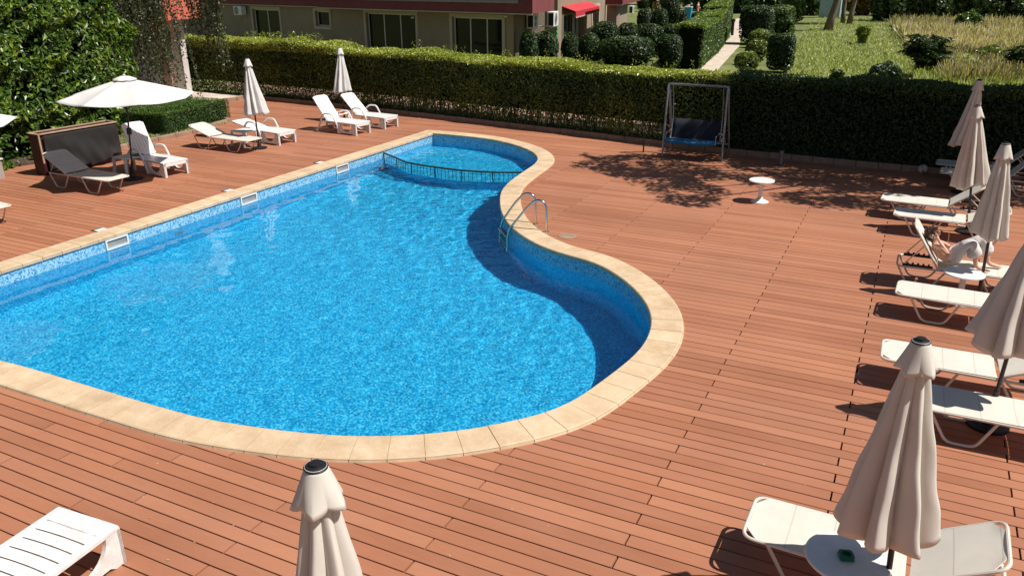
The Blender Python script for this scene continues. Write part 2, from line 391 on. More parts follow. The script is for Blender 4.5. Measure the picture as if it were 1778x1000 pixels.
# deck: real boards, staggered joints, cut out under the coping
def deck():
    rnd = random.Random(4)
    V = []; F = []; T = []
    gy = .0052; th = .028
    r0 = int(math.floor(-9.2 / WB)); r1 = int(math.ceil(20.5 / WB))
    for r in range(r0, r1):
        yc = -r * WB; ya, yb = yc - WB / 2 + gy, yc + WB / 2 - gy
        xs = np.arange(-26, 11, .02); bad = np.zeros(len(xs), bool)
        for yy in (ya, yc, yb): bad |= inside(np.stack([xs, np.full(len(xs), yy)], 1), MID)
        k = -20 + ((r - 20) % 2)
        joints = []
        while k < 9:
            jx = k * LJ
            if k * LJ < -3.2: jx += ((r * 7919) % 5 - 2) * .22 if r > 60 else 0
            joints.append(jx); k += 2
        for ja, jb in zip(joints, joints[1:]):
            a = ja + .008; b = jb - .008; tn = rnd.random(); dz = rnd.uniform(-.0012, .0012)
            # split where the pool cuts the board
            idx = np.where((xs >= a) & (xs <= b))[0]
            if not len(idx): continue
            runs = []; cur = None
            for i in idx:
                if not bad[i]: cur = [i, i] if cur is None else [cur[0], i]
                elif cur: runs.append(cur); cur = None
            if cur: runs.append(cur)
            for s, e in runs:
                xa = a if s == idx[0] else xs[s]; xb = b if e == idx[-1] else xs[e]
                if xb - xa < .03: continue
                if (ya + yb) / 2 > hy(xa) + .3: continue
                n = len(V); bv = .0035
                V += [(xa, ya, -th), (xb, ya, -th), (xb, yb, -th), (xa, yb, -th), (xa, ya, dz - bv), (xb, ya, dz - bv), (xb, yb, dz - bv), (xa, yb, dz - bv),
                      (xa, ya + bv, dz), (xb, ya + bv, dz), (xb, yb - bv, dz), (xa, yb - bv, dz)]
                for q in ((0, 1, 5, 4), (1, 2, 6, 5), (2, 3, 7, 6), (3, 0, 4, 7), (4, 5, 9, 8), (6, 7, 11, 10), (8, 9, 10, 11), (5, 6, 10, 9), (7, 4, 8, 11)):
                    F.append(tuple(i + n for i in q)); T.append(tn)
    return tag(raw('deck', V, F, M['deck'], attr=T), kind='structure')
deck()
ring_sheet('deck_base', -26, 12, -21, 9, (-11.25, -.75, -10.85, 4.75), -.05, M['under'])
# fill of the base inside that rectangle but outside the pool
def deck_fill():
    A = OA; B = offset(OA, .2); n = len(A); O = offset(OA, .34)
    V = [(x, y, -.047) for x, y in offset(OA, .02)] + [(x, y, -.047) for x, y in offset(OA, 3.2)]
    return None
xs = np.arange(-11.5, 0, .1); ys = np.arange(-11.2, 5.2, .1); XX, YY = np.meshgrid(xs, ys)
c = np.stack([XX.ravel() + .05, YY.ravel() + .05], 1); ok = ~inside(c, offset(OA, .1))
mb = MB()
for x, y in zip(XX.ravel()[ok], YY.ravel()[ok]): mb.add([(x, y, -.046), (x + .1, y, -.046), (x + .1, y + .1, -.046), (x, y + .1, -.046)], [(0, 1, 2, 3)])
tag(mb.build('deck_base', M['under']), kind='structure')

# pool shell, floor with a step between children's end and deep end, coping, water
ZF = -1.42; ZK = -.72
rail_px = [(668, 266), (684, 273), (705, 282), (731, 287), (760, 291), (794, 295.5), (828, 298), (866, 299.5), (903, 299.5)]
rail_w = [G(x, y, -.09) for x, y in rail_px]
rw = [Vector((p.x, p.y, 0)) for p in rail_w]; rw[0].x = XL
dirn = (rw[-1] - rw[-2]).normalized(); rw[-1] = rw[-1] + dirn * .12
rwd = []
for a, b in zip(rw, rw[1:]):
    for k in range(6): rwd.append(a.lerp(b, k / 6))
rwd.append(rw[-1])
def rail_y(x):
    for a, b in zip(rwd, rwd[1:]):
        if a.x <= x <= b.x: return a.y + (b.y - a.y) * (x - a.x) / (b.x - a.x + 1e-9)
    return rwd[0].y if x < rwd[0].x else rwd[-1].y
mb = MB(); n = len(OA); levels = [.0, -.12, -.24, -.7, ZF - .02]
for z in levels: mb.v += [(x, y, z) for x, y in OA]
for l in range(len(levels) - 1):
    for i in range(n): j = (i + 1) % n; mb.f.append((l * n + i, l * n + n + i, l * n + n + j, l * n + j))
tag(mb.build('pool_wall', M['mosaic'], smooth=True), kind='structure').cycles.is_caustics_receiver = True
bpy.data.objects['pool_wall'].data.set_sharp_from_angle(angle=rad(40))
mb = MB().add([(XL - .3, -11.2, ZF), (-.5, -11.2, ZF), (-.5, 5, ZF), (XL - .3, 5, ZF)], [(0, 1, 2, 3)])
o = tag(mb.build('pool_floor', M['mosaic']), kind='structure'); o.cycles.is_caustics_receiver = True
mb = MB(); ln = len(rwd); ext = [Vector((XL - .2, rwd[0].y, 0))] + rwd + [Vector((rwd[-1].x + .6, rwd[-1].y + .15, 0))]
m_ = len(ext)
mb.v = [(p.x, p.y, ZF) for p in ext] + [(p.x, p.y, ZK) for p in ext] + [(p.x, 5.1, ZK) for p in ext]
for i in range(m_ - 1): mb.f += [(i, i + 1, m_ + i + 1, m_ + i), (m_ + i, m_ + i + 1, 2 * m_ + i + 1, 2 * m_ + i)]
o = tag(mb.build('pool_step', M['mosaic']), kind='structure'); o.cycles.is_caustics_receiver = True
# coping stones
def coping():
    rnd = random.Random(8); V = []; F = []; T = []
    P = OA; n = len(P); seg = 3; d = np.linalg.norm(np.roll(P, -1, 0) - P, axis=1)
    i = 0; tops = .034
    inn = offset(P, -.025); out = OUTER
    prof = [(0., -.03), (0., tops - .012), (.012, tops), (CW + .025 - .03, tops), (CW + .015, tops - .012), (CW + .025, tops - .035), (CW + .025, -.02)]
    while i < n:
        j = min(i + seg, n); tn = rnd.random(); dz = rnd.uniform(-.0015, .0015)
        idx = [k % n for k in range(i, j + 1)]; rows = []
        for q, k in enumerate(idx):
            a = np.array(inn[k]); b = np.array(offset_cache[k]); u = (b - a) / np.linalg.norm(b - a)
            sh = np.array([0, 0.])
            if q in (0, len(idx) - 1):
                t = np.array(P[(k + 1) % n]) - np.array(P[k - 1]); t /= np.linalg.norm(t); sh = t * (.0035 if q == 0 else -.0035)
            rows.append([(a[0] + u[0] * s * np.linalg.norm(b - a) / (CW + .025) + sh[0], a[1] + u[1] * s * np.linalg.norm(b - a) / (CW + .025) + sh[1], z + (dz if z > 0 else 0)) for s, z in prof])
        base = len(V); m = len(prof)
        for r in rows: V += r
        for q in range(len(rows) - 1):
            for k in range(m - 1): F.append((base + q * m + k, base + q * m + m + k, base + q * m + m + k + 1, base + q * m + k + 1)); T.append(tn)
        for q in (0, len(rows) - 1):
            b0 = base + q * m; F.append((b0, b0 + 1, b0 + 2, b0 + 6)); T.append(tn); F.append((b0 + 2, b0 + 3, b0 + 5, b0 + 6)); T.append(tn); F.append((b0 + 3, b0 + 4, b0 + 5, b0 + 5)); T.append(tn)
        i = j
    F = [f if len(set(f)) == 4 else f for f in F]
    # drop degenerate end slivers
    K = [k for k, f in enumerate(F) if len(set(f)) == 4]
    return tag(raw('pool_coping', V, [F[k] for k in K], M['coping'], attr=[T[k] for k in K]), kind='structure')
offset_cache = [tuple(p) for p in OUTER]
coping()
mb = MB(); a_ = offset(OA, -.01); b_ = offset(OA, CW - .01); n = len(OA)
mb.v = [(x, y, .027) for x, y in a_] + [(x, y, .027) for x, y in b_]
mb.f = [(i, (i + 1) % n, n + (i + 1) % n, n + i) for i in range(n)]
tag(mb.build('coping_grout', M['grout']), kind='structure')
# water: rippled grid, clipped to the outline
def water():
    st = .033; x0, x1, y0, y1 = -11.15, -.7, -10.85, 4.8
    nx = int((x1 - x0) / st) + 1; nyy = int((y1 - y0) / st) + 1
    X, Y = np.meshgrid(np.linspace(x0, x1, nx), np.linspace(y0, y1, nyy)); rng = np.random.RandomState(1)
    Z = np.zeros_like(X); Z2 = np.zeros_like(X)
    for i in range(46):
        wl = rng.uniform(.15, .42) if i % 2 else rng.uniform(.28, .95); k = 2 * np.pi / wl; a = rng.uniform(0, 2 * np.pi)
        z = (.0013 if i % 2 else .00085) * (wl / .5) ** 1.2 * np.sin(k * (np.cos(a) * X + np.sin(a) * Y) + rng.uniform(0, 6.28)) * rng.uniform(.3, 1)
        if i % 2: Z2 += z
        else: Z += z
    # the breeze reaches the far half, the near corner lies calmer
    far = 1 / (1 + np.exp(-(Y + 3.2 + .25 * (X + 6)) / 1.5))
    patch = .5 + .5 * np.sin(X * .9 + 1) * np.cos(Y * .7 + .4)
    Zt = Z * (.32 + .7 * far) + Z2 * (.16 + 1.0 * far * (.35 + .65 * patch)) - .235
    # ripples round the ladder
    r = np.hypot(X + 5.0, Y + 3.2); Zt += .0008 * np.sin(r * 26) * np.exp(-((r - .5) / .55) ** 2)
    V = np.stack([X, Y, Zt], -1).reshape(-1, 3); idx = np.arange(nx * nyy).reshape(nyy, nx)
    F = np.stack([idx[:-1, :-1], idx[:-1, 1:], idx[1:, 1:], idx[1:, :-1]], -1).reshape(-1, 4)
    cen = V[F].mean(1)[:, :2]; F = F[inside(cen, offset(OA, .07))]
    used = np.unique(F); remap = -np.ones(len(V), int); remap[used] = np.arange(len(used))
    o = tag(raw('pool_water', V[used], remap[F], M['water'], smooth=True), kind='structure'); o.cycles.is_caustics_caster = True
water()

# planting bed, kerbs and paths on the left, kerb along the hedge
def kerb_line(name, pts, w=.11, h=.12, mat=None, seg=.5):
    mb = MB(); rnd = random.Random(len(pts))
    for a, b in zip(pts, pts[1:]):
        a = Vector((*a, 0)); b = Vector((*b, 0)); L = (b - a).length; n = max(1, round(L / seg)); ang = math.atan2(b.y - a.y, b.x - a.x)
        for k in range(n):
            p = a.lerp(b, k / n); mb.box(.004, L / n - .004, -w / 2, w / 2, -.06, h + rnd.uniform(-.004, .004), Matrix.Translation(p) @ Matrix.Rotation(ang, 4, 'Z'), bv=.012)
    return tag(mb.build(name, mat or M['kerb']), kind='structure')
bed = [(-17.55, -1.6), (-17.62, .38), (-17.6, 1.6), (-18.1, 3.6), (-21.9, 4.5), (-27, 4.5), (-27, -9), (-18.9, -9), (-18.2, -3.9), (-17.6, -1.9)]
tag(MB().prism(bed, -.05, .07).build('planting_bed', M['soil']), kind='structure')
kerb_line('bed_kerb', [(-17.5, -1.7), (-17.56, .38), (-17.54, 1.62), (-18.04, 3.66), (-19.2, 3.95)])
pv = [(-21.78, 5.4), (-21.35, 7.25), (-21.6, 8.0), (-27.5, 8.3), (-27.5, 4.55), (-21.95, 4.6)]
tag(MB().prism(pv, -.05, .1).build('side_path', M['paving']), kind='structure')
kerb_line('path_kerb', [(-21.72, 5.35), (-21.3, 7.3), (-21.5, 7.95)], .12, .14)
hk = [(x, hy(x) - .12) for x in (-21.3, -19, -17, -14, -11.5, -9, -7.2, -5, -3.2, -1, 1, 3, 5, 9)]
kerb_line('hedge_kerb', hk, .1, .13)
sheet('hedge_bed', [(x, hy(x) - .08) for x in (-21.3, -17, -11.5, -7.2, -3.2, 1, 5, 12)] + [(x, hy(x) + 1.6) for x in (12, 5, 1, -3.2, -7.2, -11.5, -17, -21.3)], .03, M['soil'])
# pale yard path behind the hedge, garden path climbing away, field
sheet('back_path', [(x, hy(x) + 2.1) for x in (-26, -17, -11.5, -7.2, -4.4)] + [(x, hy(x) + 3.6) for x in (-4.4, -7.2, -11.5, -17, -26)], -.07, M['kerb'])
pl = [G(1217, 112), G(1247.4, 118), G(1269, 86), G(1286, 74), G(1282, 58), G(1279, 40), G(1262, 50), G(1268, 64), G(1243, 88)]
def px_poly(pts): return [(p.x, p.y) for p in [G(*q) for q in pts]]
sheet('garden_path', px_poly([(1150, 175), (1200, 172), (1247.4, 118), (1284, 78), (1288, 52), (1290, 30), (1266, 34), (1268, 64), (1217, 112)]), -.075, M['paving'])
sheet('field_ground', px_poly([(1374, 300), (1372, 110), (1395, 60), (1420, 20)]) + [(-8, 260), (200, 260), (200, 6.5), (3, 6.8)], -.07, M['lawn'])
sheet('dry_field', px_poly([(1600, 150), (1590, 90), (1550, 48), (1545, 30), (1700, 18)]) + [(120, 130), (120, 12)], -.055, M['field'])

# ================================================================== FOLIAGE
RNG = np.random.RandomState(11)
def leaves(name, P, Nn, size, mat, parent=None, aspect=.5, jitter=.8, up=.35, tint=None, droop=0.):
    """one small folded face per leaf"""
    n = len(P); P = np.asarray(P, float); Nn = np.asarray(Nn, float)
    d = Nn + RNG.normal(0, jitter, (n, 3)) + np.array([0, 0, up]); d /= np.linalg.norm(d, axis=1)[:, None] + 1e-9
    r = RNG.normal(0, 1, (n, 3)); t = np.cross(d, r); t /= np.linalg.norm(t, axis=1)[:, None] + 1e-9
    if droop: t += np.array([0, 0, -droop]); t /= np.linalg.norm(t, axis=1)[:, None]
    b = np.cross(d, t); b /= np.linalg.norm(b, axis=1)[:, None] + 1e-9
    s = size * RNG.uniform(.6, 1.3, n)[:, None]
    V = np.stack([P - t * s * .5, P + b * s * aspect * .5 + d * s * .1, P + t * s * .5, P - b * s * aspect * .5 + d * s * .1], 1).reshape(-1, 3)
    F = np.arange(4 * n).reshape(n, 4)
    if tint is None: tint = RNG.beta(1.6, 2.2, n)
    return raw(name, V, F, mat, parent, attr=np.clip(tint, 0, 1))
def wob(x, y, z, s=1., seed=0):
    r = np.random.RandomState(seed); o = 0
    for _ in range(5):
        k = r.normal(0, 1.6 * s, 3); o = o + np.sin(k[0] * x + k[1] * y + k[2] * z + r.uniform(0, 6.3))
    return o / 5
def hedge_points(path, h, th, nf, bulge=.07, z0=0., hf=None, back=.25, seed=0):
    pts = np.array(path, float); seg = pts[1:] - pts[:-1]; L = np.linalg.norm(seg, axis=1); cum = np.r_[0, np.cumsum(L)]
    s = RNG.uniform(0, cum[-1], nf); i = np.clip(np.searchsorted(cum, s) - 1, 0, len(L) - 1); t = (s - cum[i]) / L[i]
    p = pts[i] + seg[i] * t[:, None]; tg = seg[i] / L[i][:, None]; nb = np.stack([-tg[:, 1], tg[:, 0]], 1)     # left of travel = away from camera for +x travel
    hh = h if hf is None else hf(p[:, 0])
    tot = hh + th + hh * back; u = RNG.uniform(0, 1, nf) * tot
    front = u < hh; top = (~front) & (u < hh + th)
    w = np.where(front, 0, np.where(top, u - hh, th)); z = np.where(front, u, np.where(top, hh, hh - (u - hh - th) / back))
    nx = np.zeros((nf, 3)); nx[front, :2] = -nb[front]; nx[top, 2] = 1; bk = ~(front | top); nx[bk, :2] = nb[bk]
    # rounded shoulders
    cr = .16; near = front & (z > hh - cr); a = np.where(near, (z - (hh - cr)) / cr, 0) ** 2; w = w + a * .1; nx[near, 2] += a[near]
    nt = top & (w < cr); z = z - np.where(nt, (1 - np.clip(w, 0, cr) / cr) ** 2 * .06, 0)
    bl = wob(p[:, 0], w * 2, z * 2, 1., seed) * bulge + wob(p[:, 0] * 4, w * 4, z * 5, 1., seed + 1) * bulge * .5
    dep = RNG.exponential(.06, nf)
    q = np.zeros((nf, 3)); q[:, :2] = p + nb * w[:, None]; q[:, 2] = z0 + z
    q += nx * (bl - dep)[:, None]
    return q, nx, front
# ---- the long clipped hedges behind the deck
def hedge(name, label, path, h, th, n, mat, size, seed, sparse=None, hf=None, core_z=.1, z0=.03):
    t = thing(name, label, 'hedge', (0, 0, 0)); q, nx, fr = hedge_points(path, h, th, n, .08, z0, hf, seed=seed)
    keep = np.ones(len(q), bool)
    if sparse: keep = RNG.uniform(0, 1, len(q)) < sparse(q)
    q, nx = q[keep], nx[keep]
    tint = RNG.beta(1.5, 2.4, len(q)) + .22 * wob(q[:, 0], q[:, 1], q[:, 2] * 2, .8, seed + 5) + np.where(q[:, 2] > h - .22, .55, 0)  # leaves near the top tinted lighter: sunlight put into the colour
    leaves('foliage', q, nx, size, mat, t, .55, .75, .25, tint)
    mb = MB(); pts = [Vector((*p, 0)) for p in path]; nrm = []
    for i in range(len(pts)):
        a = pts[max(0, i - 1)]; b = pts[min(len(pts) - 1, i + 1)]; d = (b - a).normalized(); nrm.append(Vector((-d.y, d.x, 0)))
    for i, p in enumerate(pts):
        H = (hf(np.array([p.x]))[0] if hf else h)
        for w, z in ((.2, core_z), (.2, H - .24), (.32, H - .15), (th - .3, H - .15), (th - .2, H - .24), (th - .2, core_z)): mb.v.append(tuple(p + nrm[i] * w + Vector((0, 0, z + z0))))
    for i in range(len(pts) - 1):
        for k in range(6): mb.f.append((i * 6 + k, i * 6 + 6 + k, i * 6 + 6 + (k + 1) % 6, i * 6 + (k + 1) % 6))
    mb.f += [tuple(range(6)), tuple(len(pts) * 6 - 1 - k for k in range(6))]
    mb.build('shade_core', M['core'], t)  # solid dark core standing in for the shaded inside, no twigs modelled
    return t
hx = np.arange(-27, -2.85, .8)
hp1 = [(x, hy(x)) for x in hx] + [(-2.7, hy(-2.7))]
def sp1(q):
    lo = np.clip((q[:, 2] - .12) / .75, 0, 1); side = np.clip((q[:, 0] + 12) / 5, 0, 1); hole = wob(q[:, 0] * 2.2, 0 * q[:, 0], q[:, 2] * 2, 1, 77)
    base = 1 - side * (1 - lo) * np.clip(.3 - hole * .8, 0, .9)
    sc = np.clip(1 - np.abs(q[:, 0] + 3.6) / 1.1, 0, 1) * np.clip((q[:, 2] - .7) / .5, 0, 1); return base * (1 - .5 * sc)
def hf1(x): return 1.98 - .012 * (x + 15) + .05 * np.sin(x * 1.3) + .03 * np.sin(x * 3.1) + np.where((x < -18) & (x > -22), .12 * np.sin((x + 22) * PI / 4), 0)
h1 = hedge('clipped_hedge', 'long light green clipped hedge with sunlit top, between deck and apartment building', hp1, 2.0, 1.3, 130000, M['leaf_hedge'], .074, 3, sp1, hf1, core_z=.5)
hp2 = [(x, hy(x) - .02) for x in np.arange(-2.75, 12.5, .8)]
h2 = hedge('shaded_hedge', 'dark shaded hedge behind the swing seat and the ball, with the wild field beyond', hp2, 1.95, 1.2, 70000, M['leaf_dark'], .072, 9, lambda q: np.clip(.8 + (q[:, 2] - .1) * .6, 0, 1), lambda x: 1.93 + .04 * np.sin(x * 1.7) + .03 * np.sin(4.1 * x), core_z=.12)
# stems under the light hedge
mb = MB(); rnd = random.Random(2)
for k in range(330):
    x = rnd.uniform(-17, -2.9); y = hy(x) + rnd.uniform(.1, 1.1); z = .02; p = [(x, y, z)]
    for j in range(4): x += rnd.uniform(-.07, .07); y += rnd.uniform(-.05, .05); z += .28; p.append((x, y, z))
    mb.tube(p, [.014, .012, .01, .008, .005], 4)
o = mb.build('stems', M['bark'], h1); o['kind'] = 'stuff'
# tall shoots standing above the hedge
P = []; 
for k in range(60):
    x = rnd.choice([rnd.uniform(-21.8, -18), rnd.uniform(-26, -4)]); y = hy(x) + rnd.uniform(.2, 1.1); z = hf1(np.array([x]))[0]
    for j in range(14): P.append((x + rnd.gauss(0, .05), y + rnd.gauss(0, .05), z + j * .022))
leaves('shoots', P, np.zeros((len(P), 3)), .065, M['leaf_hedge'], h1, .5, 1., .3, np.full(len(P), .8))

# ---- generic clipped shrub / leafy mass
def shell(n, rx, ry, rz, e=2.6, seed=0, lump=.1):
    d = RNG.normal(0, 1, (n, 3)); d[:, 2] = np.abs(d[:, 2]) * np.where(RNG.uniform(0, 1, n) < .85, 1, -1)
    d /= np.linalg.norm(d, axis=1)[:, None]; k = (np.abs(d) ** e).sum(1) ** (-1 / e)
    p = d * k[:, None]; lum = 1 + lump * wob(p[:, 0] * 2, p[:, 1] * 2, p[:, 2] * 2, 1.2, seed)
    p *= (lum - RNG.exponential(.05, n))[:, None]
    return p * np.array([rx, ry, rz]), d
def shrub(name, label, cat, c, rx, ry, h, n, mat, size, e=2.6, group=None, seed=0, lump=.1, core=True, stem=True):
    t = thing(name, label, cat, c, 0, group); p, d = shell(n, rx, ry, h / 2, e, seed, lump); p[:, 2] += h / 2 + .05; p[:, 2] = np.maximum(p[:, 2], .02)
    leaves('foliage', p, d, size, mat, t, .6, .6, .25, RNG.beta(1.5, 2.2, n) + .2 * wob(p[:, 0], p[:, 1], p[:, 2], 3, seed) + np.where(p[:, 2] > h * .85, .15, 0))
    if core:
        mb = MB(); m = 10; k_ = 14
        for i in range(m + 1):
            th = PI * i / m
            for j in range(k_):
                ph = 2 * PI * j / k_; v = np.array([math.sin(th) * math.cos(ph), math.sin(th) * math.sin(ph), math.cos(th)]); q = (np.abs(v) ** e).sum() ** (-1 / e) * .84
                mb.v.append((v[0] * q * rx, v[1] * q * ry, h / 2 + .05 + v[2] * q * h / 2))
        for i in range(m):
            for j in range(k_): mb.f.append((i * k_ + j, i * k_ + (j + 1) % k_, (i + 1) * k_ + (j + 1) % k_, (i + 1) * k_ + j))
        mb.build('shade_core', M['core'], t, smooth=True)  # dark blob paints the shrub's shaded inside
    return t
def px_shrub(x0, x1, yt, yb, name, label, cat, mat, size, n=2500, ry=None, **k):
    c = G((x0 + x1) / 2, yb); dp = depth(c); rx = (x1 - x0) / 2 / CF * dp; ry = ry or rx; c2 = c + Vector((0, ry * .6, 0)); h = max(.3, height_at(c2, yt)); 
    c2.z = 0
    return shrub(name, label, cat, c2, rx, ry, h, n, mat, size, **k)
row = 'clipped shrubs by the building'
cs = 'trimmed_shrub'
for a in [(899, 930, 57, 140, 'leftmost trimmed shrub under the air conditioners, beside the shaded house corner'),
          (927, 964, 57, 130, 'trimmed shrub below the air conditioner with the green hose'),
          (971, 1002, 60, 124, 'trimmed shrub in front of the glass door under the red awning'),
          (1002, 1038, 61, 124, 'trimmed shrub just right of the awning door, in the front row'),
          ]: px_shrub(*a[:4], cs, a[4], 'shrub', M['leaf_conifer'], .09, 3200, group=row, seed=a[0])
for a in [(1036, 1122, 66, 126, 'wide flat topped clipped block in the front row of shrubs', 'clipped_block'),
          (1022, 1068, 40, 110, 'clipped shrub in the back row below the narrow window', 'trimmed_shrub'),
          (1065, 1102, 42, 108, 'clipped shrub in the back row at the far house corner', 'trimmed_shrub'),
          (1098, 1145, 43, 104, 'dark clipped shrub in the middle of the back row', 'trimmed_shrub'),
          (1142, 1180, 44, 92, 'low clipped shrub right end of the back row', 'trimmed_shrub'),
          (1136, 1178, 62, 122, 'dark dome shaped clipped shrub against the ivy covered hedge wall', 'dome_shrub'),
          (1103, 1126, 17, 70, 'conical shrub beside the far air conditioner', 'trimmed_shrub'),
          (1128, 1155, 17, 70, 'rounded shrub left of the tall column shrub', 'trimmed_shrub'),
          (1145, 1175, -6, 56, 'tall column shrub left of the bending person', 'column_shrub'),
          (1103, 1123, -10, 20, 'tall narrow evergreen at the end of the building', 'column_shrub'),
          (1171, 1189, 20, 50, 'round dark shrub left of the blue bin', 'trimmed_shrub'),
          (1199, 1222, 22, 40, 'round shrub right of the blue bin', 'trimmed_shrub')]:
    px_shrub(*a[:4], a[5], a[4], 'shrub', M['leaf_conifer'], .11, 4200, e=4 if 'block' in a[5] else 3., group=row, seed=a[0], lump=.06)
px_shrub(1128, 1146, 2, 50, 'ochre_bush', 'loose bush with ochre leaves among the dark evergreens', 'bush', M['leaf_autumn'], .16, 900, core=False, lump=.4)
px_shrub(1306, 1338, 18, 62, 'ochre_bush', 'spindly ochre green bush behind the topiary balls', 'bush', M['leaf_autumn'], .13, 700, core=False, lump=.5)
for a in [(1291, 1328, 70, 112, 'round_topiary', 'clipped topiary ball nearest to the hedge beside the garden path'),
          (1297, 1336, 52, 82, 'round_topiary', 'paler topiary ball behind the nearest one'),
          (1272, 1312, 92, 128, 'round_topiary', 'low spreading clipped bush at the foot of the topiary balls'),
          (1322, 1342, 51, 72, 'round_topiary', 'small topiary ball half hidden behind the paler one')]:
    px_shrub(*a[:4], a[4], a[5], 'topiary', M['leaf_hedge'], .11, 3000, e=2.2, group='topiary beside the garden path', seed=a[0])
# ivy covered hedge wall left of the garden path, three clipped lengths
def pxhedge(name, label, a, b, h, th, n, mat, size, seed, z0=0.):
    A = G(*a); B = G(*b); A, B = B, A; d = (B - A); n_ = max(2, int(d.length / 1.5)); path = [(A.x + d.x * i / n_, A.y + d.y * i / n_) for i in range(n_ + 1)]
    return hedge(name, label, path, h, th, n, mat, size, seed, z0=z0, core_z=.0)
hA = pxhedge('climber_hedge', 'nearest length of the tall ivy like hedge wall along the garden path', (1246, 92), (1217, 118), 2.0, 1.4, 16000, M['leaf_climber'], .15, 21)
hA = pxhedge('climber_hedge', 'middle length of the ivy like hedge wall along the garden path', (1259, 73), (1245, 93), 2.1, 1.4, 12000, M['leaf_climber'], .17, 22)
hA = pxhedge('climber_hedge', 'far length of the ivy like hedge wall by the path steps', (1270, 50), (1259, 73), 2.3, 1.6, 12000, M['leaf_climber'], .2, 23)
# hedge block and dark hedge right of the path
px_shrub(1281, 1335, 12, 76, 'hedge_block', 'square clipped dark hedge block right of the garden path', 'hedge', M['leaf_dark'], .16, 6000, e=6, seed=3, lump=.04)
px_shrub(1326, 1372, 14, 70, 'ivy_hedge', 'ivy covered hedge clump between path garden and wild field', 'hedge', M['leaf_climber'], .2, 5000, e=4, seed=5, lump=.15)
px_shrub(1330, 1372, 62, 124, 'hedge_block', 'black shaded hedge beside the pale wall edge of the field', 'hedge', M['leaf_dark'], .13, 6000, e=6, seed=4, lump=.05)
px_shrub(1352, 1392, -6, 40, 'ivy_bush', 'bright green climbing bush left of the grey cabinet', 'bush', M['leaf_laurel'], .25, 4200, e=2.6, seed=6, lump=.2)
mb = MB(); a, b = G(1368, 124), G(1374, 78); mb.tube([a + Vector((0, 0, .1)), b + Vector((0, 0, .1))], .08, 6); mb.build('field_wall', M['wall_white']); tag(bpy.data.objects['field_wall'], 'low pale wall edge between dark hedge and field grass', 'wall')

# ---- trees
def limb_tree(name, label, c, trunk, crown, mat, bark, group=None, cat='tree', lean=(0, 0), droop=0., leaf_n=None, leaf=.1, aspect=.5):
    """trunk=(radius,height)  crown=list of (dx,dy,z,rx,ry,rz,n)"""
    t = thing(name, label, cat, c, 0, group); r, h = trunk; rnd = random.Random(len(label)); mb = MB()
    base = Vector((0, 0, -.1)); top = Vector((lean[0], lean[1], h)); pts = [base.lerp(top, k / 7) + Vector((rnd.uniform(-.2, .2) * r, rnd.uniform(-.2, .2) * r, 0)) for k in range(8)]
    mb.tube(pts, [r * (1.25 - .75 * k / 7) if k else r * 1.5 for k in range(8)], 10)
    for (dx, dy, z, rx, ry, rz, n) in crown:
        e = Vector((dx, dy, z)); s = pts[rnd.choice([4, 5, 6])]; mid = s.lerp(e, .5) + Vector((0, 0, .3)); mb.tube([s, mid, e], [r * .4, r * .25, r * .06], 6)
    mb.build('trunk', bark, t, smooth=True)
    P = []; D = []
    for i, (dx, dy, z, rx, ry, rz, n) in enumerate(crown):
        d = RNG.normal(0, 1, (n, 3)); d /= np.linalg.norm(d, axis=1)[:, None]; rr = RNG.uniform(.35, 1, n) ** .6
        lum = 1 + .3 * wob(d[:, 0] * 2, d[:, 1] * 2, d[:, 2] * 2, 1.2, i)
        p = d * (rr * lum)[:, None] * np.array([rx, ry, rz]) + np.array([dx, dy, z]); keep = wob(p[:, 0], p[:, 1], p[:, 2], 1.3, 40 + i) > -.28
        P.append(p[keep]); D.append(d[keep])
    P = np.concatenate(P); D = np.concatenate(D)
    leaves('crown', P, D, leaf, mat, t, aspect, .8, .3, None, droop); return t
# the tree whose shade falls over the swing and the right hand hedge (stands right of the view)
cr = [(0, 0, 7.4, 2.0, 1.8, 1.4, 3600)]
_rt = random.Random(12)
for (px, py, r_) in [(1530, 300, .8), (1590, 292, .8), (1640, 300, .8), (1480, 285, .8), (1410, 282, .7), (1560, 330, .7), (1200, 270, .7), (1760, 305, .9), (1690, 325, .8), (1740, 300, .9), (1050, 288, .5), (1100, 300, .55), (1150, 312, .6), (1190, 328, .6), (1195, 348, .4), (1060, 272, .5), (1130, 278, .6), (1380, 280, .7), (1420, 322, .6), (1180, 292, .6), (1240, 310, .7), (1400, 305, .7), (1420, 345, .6), (1470, 318, .7), (1510, 352, .55), (1560, 296, .7), (1610, 322, .8),
                     (1330, 292, .6), (1450, 285, .7), (1660, 345, .7), (1700, 305, .9), (1740, 340, .8), (1500, 290, .6), (1300, 280, .6)]:
    g = G(px, py); z = _rt.uniform(5.4, 6.8); k = z / math.tan(SUN_EL); cr.append((g.x + k * math.cos(SUN_AZ) - 5.7, g.y + k * math.sin(SUN_AZ) - 6.7, z, r_ * 1.6, r_ * 1.2, r_ * .8, int(3300 * r_ ** 2)))
for (x, y, r_) in [(-2.3, 6, .7), (-1, 6, .9), (.3, 6.1, .9), (1.6, 6, 1.), (3., 6, 1.), (4.4, 6, 1.), (-.4, 5.2, .7), (2.2, 5.2, .8), (3.6, 5., .8), (5.6, 5.6, 1.)]:
    z = _rt.uniform(6, 7.4); k = (z - 1.9) / math.tan(SUN_EL); cr.append((x + k * math.cos(SUN_AZ) - 5.7, y + k * math.sin(SUN_AZ) - 6.7, z, r_ * 1.3, r_, r_ * .8, int(3000 * r_ ** 2)))
limb_tree('shade_tree', 'tall broadleaf tree right of the hedge casting dappled shade on the deck', (5.7, 6.7, 0), (.2, 6.4), cr, M['leaf_laurel'], M['bark'], leaf=.15)
